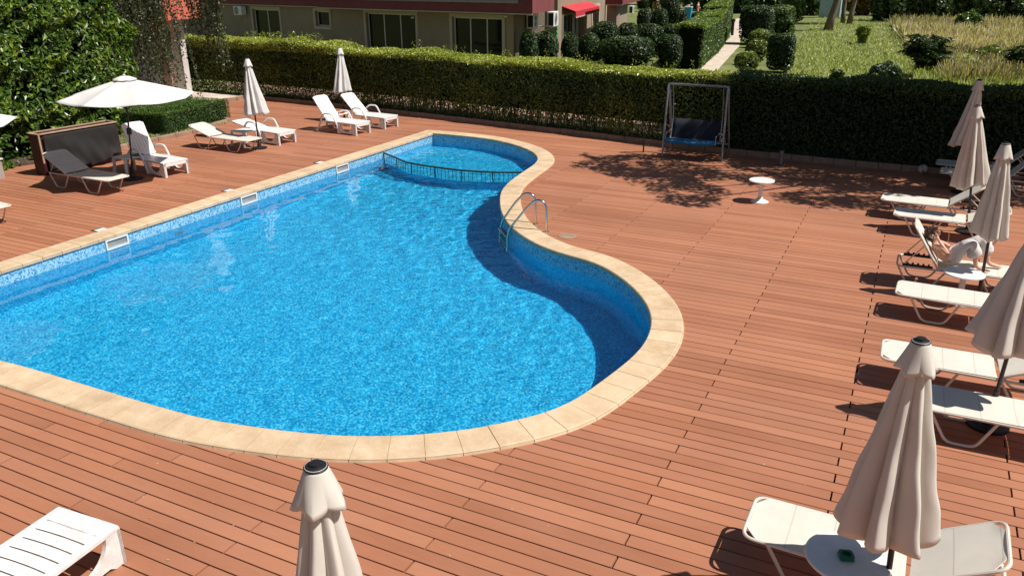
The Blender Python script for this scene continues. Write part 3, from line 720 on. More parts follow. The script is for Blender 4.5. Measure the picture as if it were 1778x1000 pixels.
def sil(px0, px1, yt, yb, label, mat, n, leaf, name='background_tree', group='trees beyond the field', hmin=4., bark=True):
    c = G((px0 + px1) / 2, yb); dp = depth(c); rx = (px1 - px0) / 2 / CF * dp; H = max(hmin, rx * 1.3); c.z = 0
    k = max(3, int(rx / 1.6)); cr = []
    rn = random.Random(px0)
    for i in range(k): cr.append((rx * (-1 + 2 * (i + .5) / k), rn.uniform(-.6, .6), H * rn.uniform(.3, .5), rx / k * 1.5, 1.8, H * .42, n // k))
    for i in range(k): cr.append((rx * .8 * (-1 + 2 * (i + .5) / k), rn.uniform(-.6, .6), H * rn.uniform(.75, .9), rx / k * 1.3, 1.6, H * .25, n // k // 2))
    return limb_tree(name, label, c, (.22, H * .7), cr, mat, M['bark'], group, leaf=leaf, aspect=.7)
for a in [(1120, 1200, 0, 14, 'shaded tree behind the bending person', 'leaf_dark'), (1195, 1262, 0, 18, 'dark tree mass above the path end', 'leaf_dark'), (1262, 1300, 0, 22, 'dark tree behind the grey trunks at the end of the path', 'leaf_dark'),
          (1300, 1352, 0, 20, 'dark evergreen behind the square hedge block', 'leaf_dark'), (1395, 1425, 0, 26, 'green bush behind the blue grey cabinet', 'leaf_far'), (1462, 1530, 0, 26, 'brown green thicket behind the twin trunks', 'leaf_autumn'),
          (1520, 1590, 0, 36, 'thicket at the left end of the tall dry grass', 'leaf_far'), (1555, 1640, 0, 36, 'sunlit green bush at the back of the dry grass', 'leaf_far'), (1600, 1700, 0, 36, 'dark leafy tree behind the dry grass', 'leaf_far'),
          (1680, 1760, 0, 36, 'dark green tree near the right edge behind the field', 'leaf_far'), (1740, 1830, 0, 36, 'dark tree at the right edge of the field', 'leaf_far')]:
    sil(a[0], a[1], a[2], a[3], a[4], M[a[5]], 5200, .34)
# backdrop wood that closes the view
P = []; D = []
for i in range(42):
    x = -75 + i * 5.2; y = 118 + 10 * math.sin(i * 1.7)
    n = 420; d = RNG.normal(0, 1, (n, 3)); d /= np.linalg.norm(d, axis=1)[:, None]; P.append(d * np.array([4.2, 3, 4.5]) * RNG.uniform(.5, 1, (n, 1)) + np.array([x, y, 4.2])); D.append(d)
tag(leaves('distant_wood', np.concatenate(P), np.concatenate(D), 1.1, M['leaf_far'], None, .8), 'dark wood closing the view far behind the field', 'wood', kind='stuff')
def bare(px, yb, wpx, label, lean, H=7., name='tree_trunk', bark='bark', crown=True):
    c = G(px, yb); r = wpx / 2 / CF * depth(c); c.z = 0
    limb_tree(name, label, c, (r, H), [(0, 0, H, 2.4, 2.4, 1.6, 900), (1.5, 0, H - .6, 1.6, 1.6, 1.1, 500), (-1.5, .3, H - .5, 1.6, 1.6, 1.1, 500)], M['leaf_far'], M[bark], lean=lean, leaf=.3)
bare(1437, 52, 11, 'thick leaning tree trunk beside the blue grey cabinet', (1.2, 0))
bare(1464, 40, 6, 'left one of the two slim tree trunks right of the cabinet', (-.4, 0))
bare(1474, 41, 7, 'right one of the two slim tree trunks, leaning outward', (.7, 0))
bare(1309, 14, 8, 'pale grey trunk above the square hedge block', (-.2, 0), bark='birchbark')
bare(1318, 14, 7, 'second pale grey trunk just right of the first above the hedge block', (.2, 0), bark='birchbark')
# wild plants in the field
def fronds(name, label, c, R, H, n, mat, leaf=.12):
    t = thing(name, label, 'plant', c); mb = MB(); P = []; D = []; rnd = random.Random(len(label))
    for k in range(n):
        a = rnd.uniform(0, 2 * PI); r = R * rnd.uniform(.4, 1); h = H * rnd.uniform(.45, 1); pts = []
        for j in range(7):
            u = j / 6; pts.append(Vector((math.cos(a) * r * u, math.sin(a) * r * u, h * math.sin(u * 1.9) / .95 * (1 - .1 * u))))
        mb.tube(pts, [.02, .018, .014, .012, .009, .006, .003], 4)
        side = Vector((-math.sin(a), math.cos(a), 0))
        for j in range(1, 7):
            for s_ in (-1, 1):
                for q in (.3, .8):
                    b = pts[j - 1].lerp(pts[j], q); P.append(b + side * s_ * .1); P.append(b + side * s_ * .22 + Vector((0, 0, -.04))); D += [(0, 0, 1), (0, 0, 1)]
    mb.build('stalks', M['bark'], t); leaves('foliage', np.array([tuple(p) for p in P]), np.array(D, float), leaf, mat, t, .3, .35, 0); return t
def pxfr(x0, x1, yt, yb, label, mat, n, leaf, name='wild_shrub'):
    c = G((x0 + x1) / 2, yb); R = (x1 - x0) / 2 / CF * depth(c); H = height_at(c, yt); c.z = 0; return fronds(name, label, c, R, H, n, mat, leaf)
pxfr(1556, 1650, 58, 134, 'dark feathery wild shrub between mown grass and dry grass', M['leaf_dark'], 75, .3, 'sumac_shrub')
pxfr(1735, 1800, 78, 142, 'dark feathery shrub at the right edge above the hedge', M['leaf_dark'], 60, .28, 'sumac_shrub')
pxfr(1483, 1510, 42, 76, 'tuft of tall fresh green weeds in the mown grass', M['grass_green'], 40, .3, 'weed_tuft')
pxfr(1440, 1462, 118, 146, 'small sprig standing above the hedge in front of the field', M['leaf_dark'], 14, .16, 'sapling')
px_shrub(1660, 1700, 22, 58, 'green_bush', 'yellow green bush standing in the dry grass', 'bush', M['leaf_laurel'], .3, 900, core=False, lump=.4)
px_shrub(1685, 1745, 84, 124, 'green_bush', 'low green bush in front of the dry grass', 'bush', M['leaf_hedge'], .2, 2500, core=False, lump=.4)
px_shrub(1640, 1700, 100, 136, 'green_bush', 'grey green weeds right of the feathery shrub', 'bush', M['grass_green'], .2, 2000, core=False, lump=.4)
px_shrub(1510, 1560, 112, 146, 'creeping_bush', 'dark creeping bush at the hedge foot beside the mown grass', 'bush', M['leaf_dark'], .16, 1600, core=False, lump=.4)
# grass: blades by the tens of thousands
def grass(name, label, pts, h, w, mat, lean=.35, heads=False, tint=None):
    n = len(pts); a = RNG.uniform(0, 2 * PI, n); d = np.stack([np.cos(a), np.sin(a), np.zeros(n)], 1); hh = h * RNG.uniform(.5, 1.15, n)[:, None]; ww = w * RNG.uniform(.6, 1.3, n)[:, None]
    l = RNG.normal(0, lean, (n, 3)); l[:, 2] = 1; l /= np.linalg.norm(l, axis=1)[:, None]
    V = np.stack([pts - d * ww * .5, pts + d * ww * .5, pts + l * hh + d * ww * .3, pts + l * hh - d * ww * .1], 1).reshape(-1, 3)
    return tag(raw(name, V, np.arange(4 * n).reshape(n, 4), mat, attr=np.clip(RNG.beta(2, 2, n) if tint is None else tint, 0, 1)), label, 'grass', kind='stuff')
def scatter_px(x0, x1, y0, y1, n, poly=None):
    px = RNG.uniform(x0, x1, n); py = y1 - (y1 - y0) * RNG.uniform(0, 1, n)
    if poly is not None: k = inside(np.stack([px, py], 1), poly); px, py = px[k], py[k]
    return np.array([tuple(G(a, b, -.05)) for a, b in zip(px, py)])
g1 = scatter_px(1370, 1640, 28, 160, 26000, [(1372, 165), (1374, 100), (1390, 60), (1420, 30), (1548, 30), (1560, 62), (1600, 90), (1640, 165)])
grass('mown_grass', 'sunlit mown grass of the field beyond the shaded hedge', g1, .16, .06, M['grass_green'], .6)
g2 = scatter_px(1540, 1800, 42, 160, 34000, [(1540, 42), (1800, 46), (1800, 165), (1650, 165), (1600, 100), (1560, 66), (1545, 44)])
tn = RNG.beta(1.6, 1.9, len(g2)) + .45 * wob(g2[:, 0] * .3, g2[:, 1] * .15, 0 * g2[:, 0], 1, 5)
grass('tall_dry_grass', 'tall straw coloured dry grass filling the right of the field', g2, .95, .08, M['grass_dry'], .42, tint=tn)
g4 = scatter_px(1540, 1800, 46, 160, 9000, [(1540, 46), (1800, 50), (1800, 165), (1650, 165), (1600, 100), (1560, 66)]); g4 = g4[wob(g4[:, 0] * .4, g4[:, 1] * .2, 0 * g4[:, 0], 1, 15) > .05]; grass('field_weeds', 'patches of green weeds among the tall dry grass', g4, .8, .12, M['leaf_far'], .5)
g3 = scatter_px(1590, 1800, 70, 165, 15000); g3 = g3[wob(g3[:, 0] * .5, g3[:, 1] * .3, 0 * g3[:, 0], 1, 25) > -.15]; grass('weed_cover', 'yellow green weeds along the near edge of the dry grass', g3, .6, .08, M['grass_green'], .35)

# ---- left side: big laurel hedge, birch, small box hedge
def laurel():
    t = thing('laurel_hedge', 'tall glossy bright green laurel hedge filling the upper left corner', 'hedge'); path = [(-16.7, -9.5), (-17.9, -5.2), (-18.35, -2.6), (-19.0, .3), (-20.3, 1.9), (-22.5, 2.8)]
    q, nx, fr = hedge_points(path, 5.6, 2.6, 60000, .28, .05, None, .15, 31)
    q += nx * (wob(q[:, 0] * .8, q[:, 1] * .8, q[:, 2] * .9, 1.1, 8) * .3)[:, None]
    # cluster into sprays so that gaps and clumps read
    cl = wob(q[:, 0] * 2, q[:, 1] * 2, q[:, 2] * 2.4, 1.6, 12); keep = (cl > -.2) | (RNG.uniform(0, 1, len(q)) < .1); q, nx, cl = q[keep], nx[keep], cl[keep]
    q += nx * (np.clip(cl, 0, 1) * .35)[:, None]
    leaves('foliage', q, nx, .185, M['leaf_laurel'], t, .42, .6, .5, RNG.beta(1.6, 2, len(q)) + .35 * np.clip(cl, -.3, .6))
    mb = MB(); pts = [Vector((*p, 0)) for p in path]
    for i in range(len(pts)):
        a = pts[max(0, i - 1)]; b = pts[min(len(pts) - 1, i + 1)]; d = (b - a).normalized(); nn = Vector((-d.y, d.x, 0))
        for w, z in ((.42, .0), (.42, 5.2), (2.2, 5.2), (2.2, 0)): mb.v.append(tuple(pts[i] + nn * w + Vector((0, 0, z))))
    for i in range(len(pts) - 1):
        for k in range(4): mb.f.append((i * 4 + k, i * 4 + 4 + k, i * 4 + 4 + (k + 1) % 4, i * 4 + (k + 1) % 4))
    mb.f += [(0, 1, 2, 3), tuple(len(pts) * 4 - 1 - k for k in range(4))]
    mb.build('shade_core', M['core'], t)  # dark solid painted as the shade behind the laurel leaves
laurel()
def birch():
    c = Vector((-23.6, 4.3, 0)); t = thing('weeping_birch', 'weeping birch with hanging grey green twigs beside the pink column', 'tree', c); mb = MB(); tw = MB(); rnd = random.Random(5); P = []
    pts = [Vector((0, 0, -.1)), Vector((.1, 0, 1.6)), Vector((0, .1, 3.2)), Vector((.2, 0, 5)), Vector((.1, .2, 7))]; mb.tube(pts, [.17, .14, .12, .09, .04], 10)
    ends = []
    for k in range(130):
        a = rnd.uniform(0, 2 * PI); r = rnd.uniform(.3, 2.1); z = rnd.uniform(3.9, 6.2); e = Vector((math.cos(a) * r, math.sin(a) * r, z)); s = Vector((.1, 0, z - .6 - r * .2)); mb.tube([s, s.lerp(e, .5) + Vector((0, 0, .25)), e], [.03, .02, .008], 5)
        for q in range(3): ends.append((e + Vector((rnd.uniform(-.3, .3), rnd.uniform(-.3, .3), 0)), rnd.uniform(2.2, 4.6)))
    # long boughs reaching right: their twigs hang in front of the clipped hedge
    for tx, zt, zb in (((348, 5), 4.5, 2.1), ((341, 0), 4.6, 2.6), ((368, 0), 4.6, 1.55), ((375, 0), 4.6, 1.3), ((380, 0), 4.4, 2.1), ((361, 0), 4.5, 2.2), ((330, 0), 4.4, 2.8), ((322, 0), 4.4, 3.0), ((390, 0), 4.2, 3.3), ((355, 0), 4.6, 1.9)):
        w = onplane(tx[0], tx[1], (-20.5, 5.6, 0), (.2, 1, 0)); e = Vector((w.x, w.y, zt)) - c; mb.tube([Vector((.1, .1, 5.2)), e.lerp(Vector((0, 0, 6)), .4) + Vector((0, 0, .2)), e], [.04, .03, .01], 5)
        for q in range(5): ends.append((e + Vector((rnd.uniform(-.12, .12), rnd.uniform(-.12, .12), 0)), zt - zb + rnd.uniform(-.5, .1)))
    for e, L in ends:
        n = int(L / .1); p = e.copy(); line = [p.copy()]; dx, dy = rnd.uniform(-.02, .02), rnd.uniform(-.02, .02)
        for j in range(n):
            p = p + Vector((dx + rnd.gauss(0, .012), dy + rnd.gauss(0, .012), -.1)); line.append(p.copy())
            for q in range(3): P.append((p.x + rnd.gauss(0, .045), p.y + rnd.gauss(0, .045), p.z + rnd.gauss(0, .04)))
        tw.tube(line[::3] + [line[-1]], .004, 3)
    mb.build('trunk', M['birchbark'], t, smooth=True); tw.build('twigs', M['bark'], t)
    leaves('crown', np.array(P), np.zeros((len(P), 3)), .09, M['leaf_birch'], t, .65, 1., 0, None, .9)
birch()
def boxhedge():
    t = thing('box_hedge', 'small low clipped box hedge in the planting bed behind the sling lounger', 'hedge'); poly_c = Vector((-18.95, 2.3, .07))
    n = 26000; hx_, hy_, H = .92, 1.55, .62; u = RNG.uniform(-1, 1, (n, 2)); f = RNG.choice(5, n, p=[.3, .22, .2, .16, .12]); p = np.zeros((n, 3)); d = np.zeros((n, 3))
    for i, (ax, sg) in enumerate(((2, 1), (1, -1), (0, 1), (1, 1), (0, -1))):
        k = f == i
        if ax == 2: p[k] = np.stack([u[k, 0] * hx_, u[k, 1] * hy_, np.full(k.sum(), H)], 1)
        elif ax == 1: p[k] = np.stack([u[k, 0] * hx_, np.full(k.sum(), sg * hy_), (u[k, 1] + 1) / 2 * H], 1)
        else: p[k] = np.stack([np.full(k.sum(), sg * hx_), u[k, 0] * hy_, (u[k, 1] + 1) / 2 * H], 1)
        d[k, ax] = sg
    p += d * (.05 * wob(p[:, 0], p[:, 1], p[:, 2] * 2, 1.5, 3) - RNG.exponential(.02, n))[:, None]
    R = Matrix.Rotation(rad(10), 3, 'Z'); R = np.array(R); p = p @ R.T + np.array(poly_c); d = d @ R.T
    leaves('foliage', p, d, .034, M['leaf_box'], t, .55, .7, .2, RNG.beta(1.6, 2, n) + .15 * wob(p[:, 0], p[:, 1], p[:, 2], 2, 4) + np.where(p[:, 2] > .6, .3, 0))  # top leaves get a lighter tint, painting in the lit top
    MB().box(-hx_ + .07, hx_ - .07, -hy_ + .07, hy_ - .07, 0, H - .07, Matrix.Translation(poly_c) @ Matrix.Rotation(rad(10), 4, 'Z')).build('shade_core', M['core'], t)  # dark block in place of the shaded interior
boxhedge()
gb = np.stack([RNG.uniform(-19.6, -17.7, 5000), RNG.uniform(-1.4, 3.4, 5000), np.full(5000, .07)], 1); gb = gb[(gb[:, 0] < -17.75) & ((np.abs(gb[:, 0] + 18.9) > .9) | (gb[:, 1] < .8))]
grass('bed_grass', 'rough grass of the planting bed in front of the box hedge', gb, .07, .02, M['grass_green'], .7)

# ================================================================== FURNITURE
def grid_surface(mb, rows, closed_v=False):
    b = len(mb.v); m = len(rows[0])
    for r in rows: mb.v += [tuple(p) for p in r]
    for i in range(len(rows) - 1):
        for k in range(m if closed_v else m - 1): mb.f.append((b + i * m + k, b + i * m + (k + 1) % m, b + (i + 1) * m + (k + 1) % m, b + (i + 1) * m + k))
def sling_mesh(x0, x1, hw, chamfer0, chamfer1, z, th=.01, sag=.02, nx=24, ny=10, seed=0):
    """stretched cloth between two side tubes, corners cut at the free end"""
    mb = MB(); rows = []
    def half(x):
        w = hw
        if chamfer0: w = min(w, hw - .12 + max(0, (x - x0)) * 1.35)
        if chamfer1: w = min(w, hw - .12 + max(0, (x1 - x)) * 1.35)
        return w
    rnd = random.Random(seed); ph = rnd.uniform(0, 6)
    for i in range(nx + 1):
        t = i / nx; t = t * t * (3 - 2 * t) * .5 + t * .5; x = x0 + (x1 - x0) * t; w = half(x); r = []
        for k in range(ny + 1):
            y = -1 + 2 * k / ny; r.append((x, y * w, z - sag * (1 - y * y) - .003 * math.sin(x * 9 + ph) * (1 - y * y)))
        lo = [(p[0], p[1], p[2] - th) for p in r[::-1]]; rows.append(r + lo)
    grid_surface(mb, rows, True); m = len(rows[0]); mb.f.append(tuple(range(m - 1, -1, -1))); mb.f.append(tuple(nx * m + k for k in range(m)))
    return mb
def sling_lounger(label, loc, rz, ang, group, z=.34, mat='alu', cushion='fabric', seed=0, seatL=1.24, ext=True, k=None, bl=.72):
    k = k if k else seatL / 1.24
    t = thing('sling_lounger', label, 'sun lounger', (loc[0], loc[1], 0), rz, group); hw = .285; F = M[mat]
    fr = MB(); p = fillet([(1.3, -hw, z), (0, -hw, z), (0, hw, z), (1.3, hw, z)], .1, 7)
    if ext: p = fillet([(0, -hw, z), (1.93 * k, -hw, z - .02), (1.93 * k, hw, z - .02), (0, hw, z)], .1, 6, True)
    fr.tube(p, .0145, 8, closed=ext)
    fr.tube([(.86, -hw, z - .02), (.86, hw, z - .02)], .011, 6)
    fr.build('frame', F, t, smooth='auto')
    for sy in (-1, 1):
        for x0 in (.2 * k, 1.27 * k):
            y = sy * (hw - .018); MB().tube(fillet([(x0, y, z - .01), (x0 + .2 * k, y, .016), (x0 + .48 * k, y, .016), (x0 + .65 * k, y, z - .01)], .07, 5), .0145, 8).build('leg', F, t, smooth='auto')
    sling_mesh(.015, seatL, hw + .004, True, False, z + .012, seed=seed).build('seat_fabric', M[cushion], t, smooth='auto')
    Mb = Matrix.Translation((seatL + .01, 0, z + .015)) @ Matrix.Rotation(-ang, 4, 'Y')
    b = MB().tube(fillet([(.0, -hw, 0), (bl, -hw, 0), (bl, hw, 0), (0, hw, 0)], .1, 7), .0145, 8).build('backrest', F, t, smooth='auto', M=Mb)
    sling_mesh(.02, bl - .015, hw + .004, False, True, .012, seed=seed + 1, sag=.012).build('back_fabric', M[cushion], b, smooth='auto')
    if ang > rad(6):
        h = bl * .55; px, pz = seatL + .01 + h * math.cos(ang), z + h * math.sin(ang); rx = min(1.86 * k, px + .22)
        for sy in (-1, 1):
            y = sy * (hw - .03); MB().tube([(px, y, pz), (rx, y, z + .03)], .009, 6).build('back_strut', F, t)
            rk = MB().box(1.46 * k, 1.86 * k, y - .012, y + .012, z - .012, z + .022)
            for kk in range(5): rk.box(1.5 * k + kk * .07, 1.5 * k + .03 + kk * .07, y - .012, y + .012, z + .02, z + .045)
            rk.build('ratchet', M['black'], t)
    return t
def plastic_lounger(label, loc, rz, ang, group, mat='plastic', seed=0):
    t = thing('plastic_lounger', label, 'sun lounger', (loc[0], loc[1], 0), rz, group); P = M[mat]; z = .33; hw = .325
    s = MB(); L = 1.22
    for sy in (-1, 1): s.box(.0, L, min(sy * (hw - .06), sy * hw), max(sy * (hw - .06), sy * hw), z - .035, z + .02, bv=.012)
    x = .0; k = 0
    s.box(0, .16, -hw + .05, hw - .05, z - .012, z + .014, bv=.005)
    x = .172
    while x < L - .11:
        rows = []
        for i in range(13):
            y = -hw + .055 + (2 * hw - .11) * i / 12; c = .022 * (1 - (y / hw) ** 2)
            rows.append([(x - c, y, z - .012 - c * .5), (x + .1 - c, y, z - .012 - c * .5), (x + .1 - c, y, z + .012 - c * .5), (x - c, y, z + .012 - c * .5)])
        grid_surface(s, rows, True); x += .112
    s.box(L - .05, L, -hw + .05, hw - .05, z - .012, z + .012)
    s.box(.0, .025, -hw, hw, z - .09, z + .012, bv=.008)
    s.build('seat', P, t, smooth='auto')
    for sy in (-1, 1):
        y0 = sy * hw; a, b = min(y0, y0 - sy * .035), max(y0, y0 - sy * .035)
        arc = [(.37 + .235 * math.cos(q), (z - .012) - .235 * math.sin(q)) for q in [PI * k / 14 for k in range(15)]]
        poly = [(.0, 0), (.1, 0), (.15, .035), (.56, .035), (.62, 0), (.74, 0), (.75, z - .01)] + arc + [(.0, z - .01)]
        Mx = Matrix(((1, 0, 0, 0), (0, 0, -1, 0), (0, 1, 0, 0), (0, 0, 0, 1)))
        pp = MB().prism(poly, -b, -a, Mx); pp.box(.0, .03, a - (.03 if sy > 0 else 0), b + (.03 if sy < 0 else 0), 0, z - .02)
        pp.build('side_leg', P, t, smooth='auto')
        ar = fillet([(.66, sy * (hw + .01), .03), (.72, sy * (hw + .015), .28), (.9, sy * (hw + .02), .56), (1.2, sy * (hw + .02), .555), (1.36, sy * (hw + .01), .42)], .09, 5)
        mb = MB(); mb.tube(ar, .024, 8); mb.build('armrest', P, t, smooth='auto')
        lg = MB().tube([(1.32, sy * (hw + .01), .45), (1.42, sy * hw, .27), (1.56, sy * hw, .03)], [.026, .03, .024], 8).build('leg', P, t, smooth='auto')
        MB().lathe([(.02, -.018), (.042, -.014), (.042, .014), (.02, .018)], 14, Matrix.Translation((1.56, sy * (hw + .03), .043)) @ Matrix.Rotation(PI / 2, 4, 'X')).build('wheel', P, lg)
    MB().box(1.3, 1.34, -hw, hw, .29, .32).box(1.2, 1.24, -hw, hw, z - .03, z).build('crossbar', P, t)
    b = MB(); bl = .8; bw = hw - .04
    for sy in (-1, 1): b.box(0, bl, min(sy * (bw - .07), sy * bw), max(sy * (bw - .07), sy * bw), -.012, .012, bv=.005)
    b.box(0, .1, -bw, bw, -.012, .012); top = []
    b.prism([(bl - .16, -bw + .0), (bl - .02, -bw), (bl + .025, -bw + .07), (bl + .035, 0), (bl + .025, bw - .07), (bl - .02, bw), (bl - .16, bw)], -.014, .016)
    w = (2 * (bw - .07)) / 6
    for k in range(6): b.box(.08, bl - .15, -bw + .07 + k * w + .005, -bw + .07 + (k + 1) * w - .005, -.008, .01)
    b.build('backrest', P, t, smooth='auto', M=Matrix.Translation((L - .02, 0, z + .02)) @ Matrix.Rotation(-ang, 4, 'Y'))
    return t
def parasol_base_pole(t, base, top, mat='darkmetal'):
    d = Vector(top) - Vector(base); pm = MB().tube([Vector((0, 0, 0)), d], .02, 10); pm.tube([d * 0, d * .18], .028, 10); pm.build('pole', M[mat], t, smooth='auto')
def closed_parasol(label, base, top, hem, rmax, seed, mat='canopy', skew=(0, 0), group='closed parasols', vent=True, tipz=0.):
    """canopy hangs in folds round the pole; skew pushes the hem sideways"""
    t = thing('closed_parasol', label, 'parasol', (base[0], base[1], 0), 0, group); rnd = random.Random(seed)
    d = Vector(top) - Vector((base[0], base[1], 0)); ax = d.normalized(); H = d.length
    parasol_base_pole(t, (0, 0, 0), d - ax * .03)
    st = MB().lathe([(.0, 0), (.2, 0), (.2, .03), (.06, .06), (.035, .16)], 24); st.build('foot', M['black'], t, smooth='auto')
    u = ax.cross(Vector((0, 1, 0))).normalized(); w = ax.cross(u)
    nth, nt = 144, 34; zt = H - .01; zb = (hem) * H / d.z
    lob = [rnd.uniform(.72, 1.25) for _ in range(8)]; lz = [rnd.uniform(-.07, .05) for _ in range(8)]; tw = rnd.uniform(-.4, .4); ph0 = rnd.uniform(0, 6.28)
    def smoothlob(arr, a):
        x = (a / (2 * PI) * 8) % 8; i = int(x); f = x - i; f = f * f * (3 - 2 * f); return arr[i] * (1 - f) + arr[(i + 1) % 8] * f
    mb = MB(); rows = []
    for j in range(nt + 1):
        s = j / nt; row = []
        for k in range(nth):
            th = 2 * PI * k / nth; a = th + ph0 + tw * s
            R = .042 + (rmax - .042) * (s ** 1.0); f = abs(math.cos(4 * a)); tri = 1 - abs(((4 * a / PI + .5) % 1) * 2 - 1); f = .5 * f + .5 * tri; sharp = f
            fold = (.2 + .26 * min(1, s * 1.6)); l = smoothlob(lob, a + PI / 8)
            r = R * (1 - fold * (1 - sharp)) * (1 + (l - 1) * s) * (1 + .02 * math.sin(13 * a + 5 * s + seed) * s + .016 * math.sin(5 * a + 16 * s + seed) + .012 * math.sin(11 * a - 21 * s))
            hz = zt + (zb - zt) * s
            if s > .8: hz += (smoothlob(lz, a + PI / 8) - .05 * (1 - f)) * ((s - .8) / .2) ** 1.5
            sx, sy = skew[0] * s ** 1.3, skew[1] * s ** 1.3
            p = u * (r * math.cos(th)) + w * (r * math.sin(th)) + ax * hz + Vector((sx, sy, 0)); row.append(p)
        rows.append(row)
    grid_surface(mb, rows, True); cn = mb.build('canopy', M[mat], t, smooth=True)
    m = cn.modifiers.new('thickness', 'SOLIDIFY'); m.thickness = .004
    mb = MB(); rows = []; l2 = [rnd.uniform(.8, 1.3) for _ in range(8)]
    for j in range(9):
        s = j / 8; row = []
        for k in range(nth):
            th = 2 * PI * k / nth; a = th + ph0; f = abs(math.cos(4 * a + .6 * s))
            g = abs(math.cos(2.5 * a + seed)); g = 1 - abs(((2.5 * a / PI + seed * .31) % 1) * 2 - 1); r = .044 + (.086 * rmax / .33) * s ** 1.1 * (1 - .42 * s * (1 - g)) * (.9 + .1 * smoothlob(l2, a)) + .004
            hz = zt + .014 - .19 * s * (.92 + .08 * smoothlob(l2, a + 1)) - .022 * s * g
            row.append(u * (r * math.cos(th)) + w * (r * math.sin(th)) + ax * hz + Vector((skew[0] * .04 * s, skew[1] * .04 * s, 0)))
        rows.append(row)
    grid_surface(mb, rows, True); v = mb.build('vent_flap', M[mat], t, smooth=True); m = v.modifiers.new('thickness', 'SOLIDIFY'); m.thickness = .004
    Mt = Matrix.Translation(ax * (zt)) @ ax.to_track_quat('Z', 'Y').to_matrix().to_4x4()
    MB().lathe([(.0, .0), (.056, .0), (.058, .01), (.046, .018), (.03, .02), (.028, .032), (.0, .036)], 28, Mt).build('finial', M['black'], t, smooth='auto')
    for k in range(8):
        th = (PI / 4 * k - ph0 - tw) ; rr = rmax * .5; q = u * (rr * math.cos(th)) + w * (rr * math.sin(th)) + Vector((*skew, 0))
        z2 = zb - .015; MB().tube([q * .6 + ax * (zb + .5), q + ax * z2], .008, 6).build('rib', M['black'], t)
    return t
def round_table(label, c, R, h=.456, group='round pedestal tables', rz=0):
    t = thing('pedestal_table', label, 'table', (c[0], c[1], 0), rz, group)
    MB().lathe([(0, h - .03), (R - .02, h - .03), (R, h - .022), (R, h - .006), (R - .008, h), (R - .02, h - .001), (0, h - .003)], 48).build('table_top', M['plastic'], t, smooth='auto')
    mb = MB(); w = .038
    mb.box(-w, w, -w * .8, w * .8, .04, h - .03, bv=.01); mb.build('pedestal', M['plastic'], t)
    MB().lathe([(0, 0), (.175, 0), (.175, .012), (.13, .03), (.07, .06), (.05, .1), (0, .1)], 36).build('base', M['plastic'], t, smooth='auto')
    return t
def square_table(label, c, rz, h=.42, w=.24, group='square plastic tables'):
    t = thing('square_table', label, 'table', (c[0], c[1], 0), rz, group)
    MB().box(-w, w, -w, w, h - .03, h, bv=.02).build('table_top', M['plastic'], t, smooth='auto')
    for sx in (-1, 1):
        for sy in (-1, 1):
            mb = MB(); a, b = w - .035, w + .0
            mb.tube([(sx * a, sy * a, h - .03), (sx * (a + .005), sy * (a + .005), h * .55), (sx * b, sy * b, 0)], .03, 4, sq=(.032, .014)); mb.build('leg', M['plastic'], t)
    return t
def ashtray(label, c, z, rz, mat, s=.06):
    t = thing('ashtray', label, 'ashtray', (c[0], c[1], z), rz, 'ashtrays')
    mb = MB(); mb.box(-s, s, -s, s, 0, .014, bv=.006)
    n = 32; prof = []
    for k in range(n):
        a = 2 * PI * k / n; c_, s_ = math.cos(a), math.sin(a); q = s / max(abs(c_), abs(s_)) * .98
        ro = min(q, s * 1.18); ri = s * .66
        prof.append([(c_ * ro, s_ * ro, .01), (c_ * ro, s_ * ro, .03), (c_ * ri, s_ * ri, .032), (c_ * ri * .9, s_ * ri * .9, .012)])
    prof.append(prof[0]); grid_surface(mb, prof, False); mb.build('dish', M[mat], t, smooth='auto')
    return t

# ---- right hand row (foot ends towards the pool)
RS = 'sling loungers along the right side'
sling_lounger('cream sling lounger with raised back, upper of the pair behind the second parasol', (1.27, 1.05), rad(-3), rad(38), RS, seed=1, seatL=1.13, bl=.66)
sling_lounger('cream sling lounger crossed by a parasol shadow, right below the one with raised back', (1.53, .02), rad(-2), rad(20), RS, seed=2, seatL=1.13, bl=.66)
sling_lounger('sling lounger with steep backrest on which the person rests', (3.62, -2.76), rad(180), rad(57), RS, seed=3, seatL=1.39, k=1., bl=.7)
sling_lounger('cream sling lounger between the reclining person and the big right parasol', (1.73, -4.06), rad(-2), rad(5), RS, seed=4, seatL=1.13, bl=.66)
sling_lounger('cream sling lounger behind the big front parasol top, back slightly raised', (1.66, -6.24), rad(1), rad(24), RS, seed=5, seatL=1.13, bl=.66)
sling_lounger('cream sling lounger half hidden behind the big front parasol', (1.98, -7.25), rad(1), rad(24), RS, seed=6, seatL=1.13, bl=.66)
sling_lounger('nearest cream sling lounger with raised back beside the table with green ashtray', (.9, -9.98), rad(-1), rad(30), RS, seed=7, seatL=1.13, bl=.66)
sling_lounger('shaded lounger at the hedge, farthest on the right, next to the ball', (2.2, 4.86), rad(-4), rad(45), RS, seed=8)
sling_lounger('shaded lounger right in front of the farthest one, steep back', (2.28, 3.95), rad(-4), rad(50), RS, seed=9)
closed_parasol('closed parasol leaning in the shade of the dark hedge, farthest on the right', (2.72, 3.5), (2.64, 3.44, 2.32), 1.0, .27, 2, skew=(-.1, 0))
closed_parasol('closed parasol standing by the loungers near the dark hedge', (2.76, .42), (2.51, .35, 2.22), .88, .31, 3, skew=(-.02, 0))
closed_parasol('closed parasol whose black pole stands beside the reclining person', (2.79, -3.2), (2.72, -3.15, 2.22), .98, .27, 4, skew=(.02, 0))
closed_parasol('closed parasol cut by the right edge of the photo', (2.74, -6.95), (2.83, -6.95, 2.3), .95, .34, 5, skew=(-.03, 0))
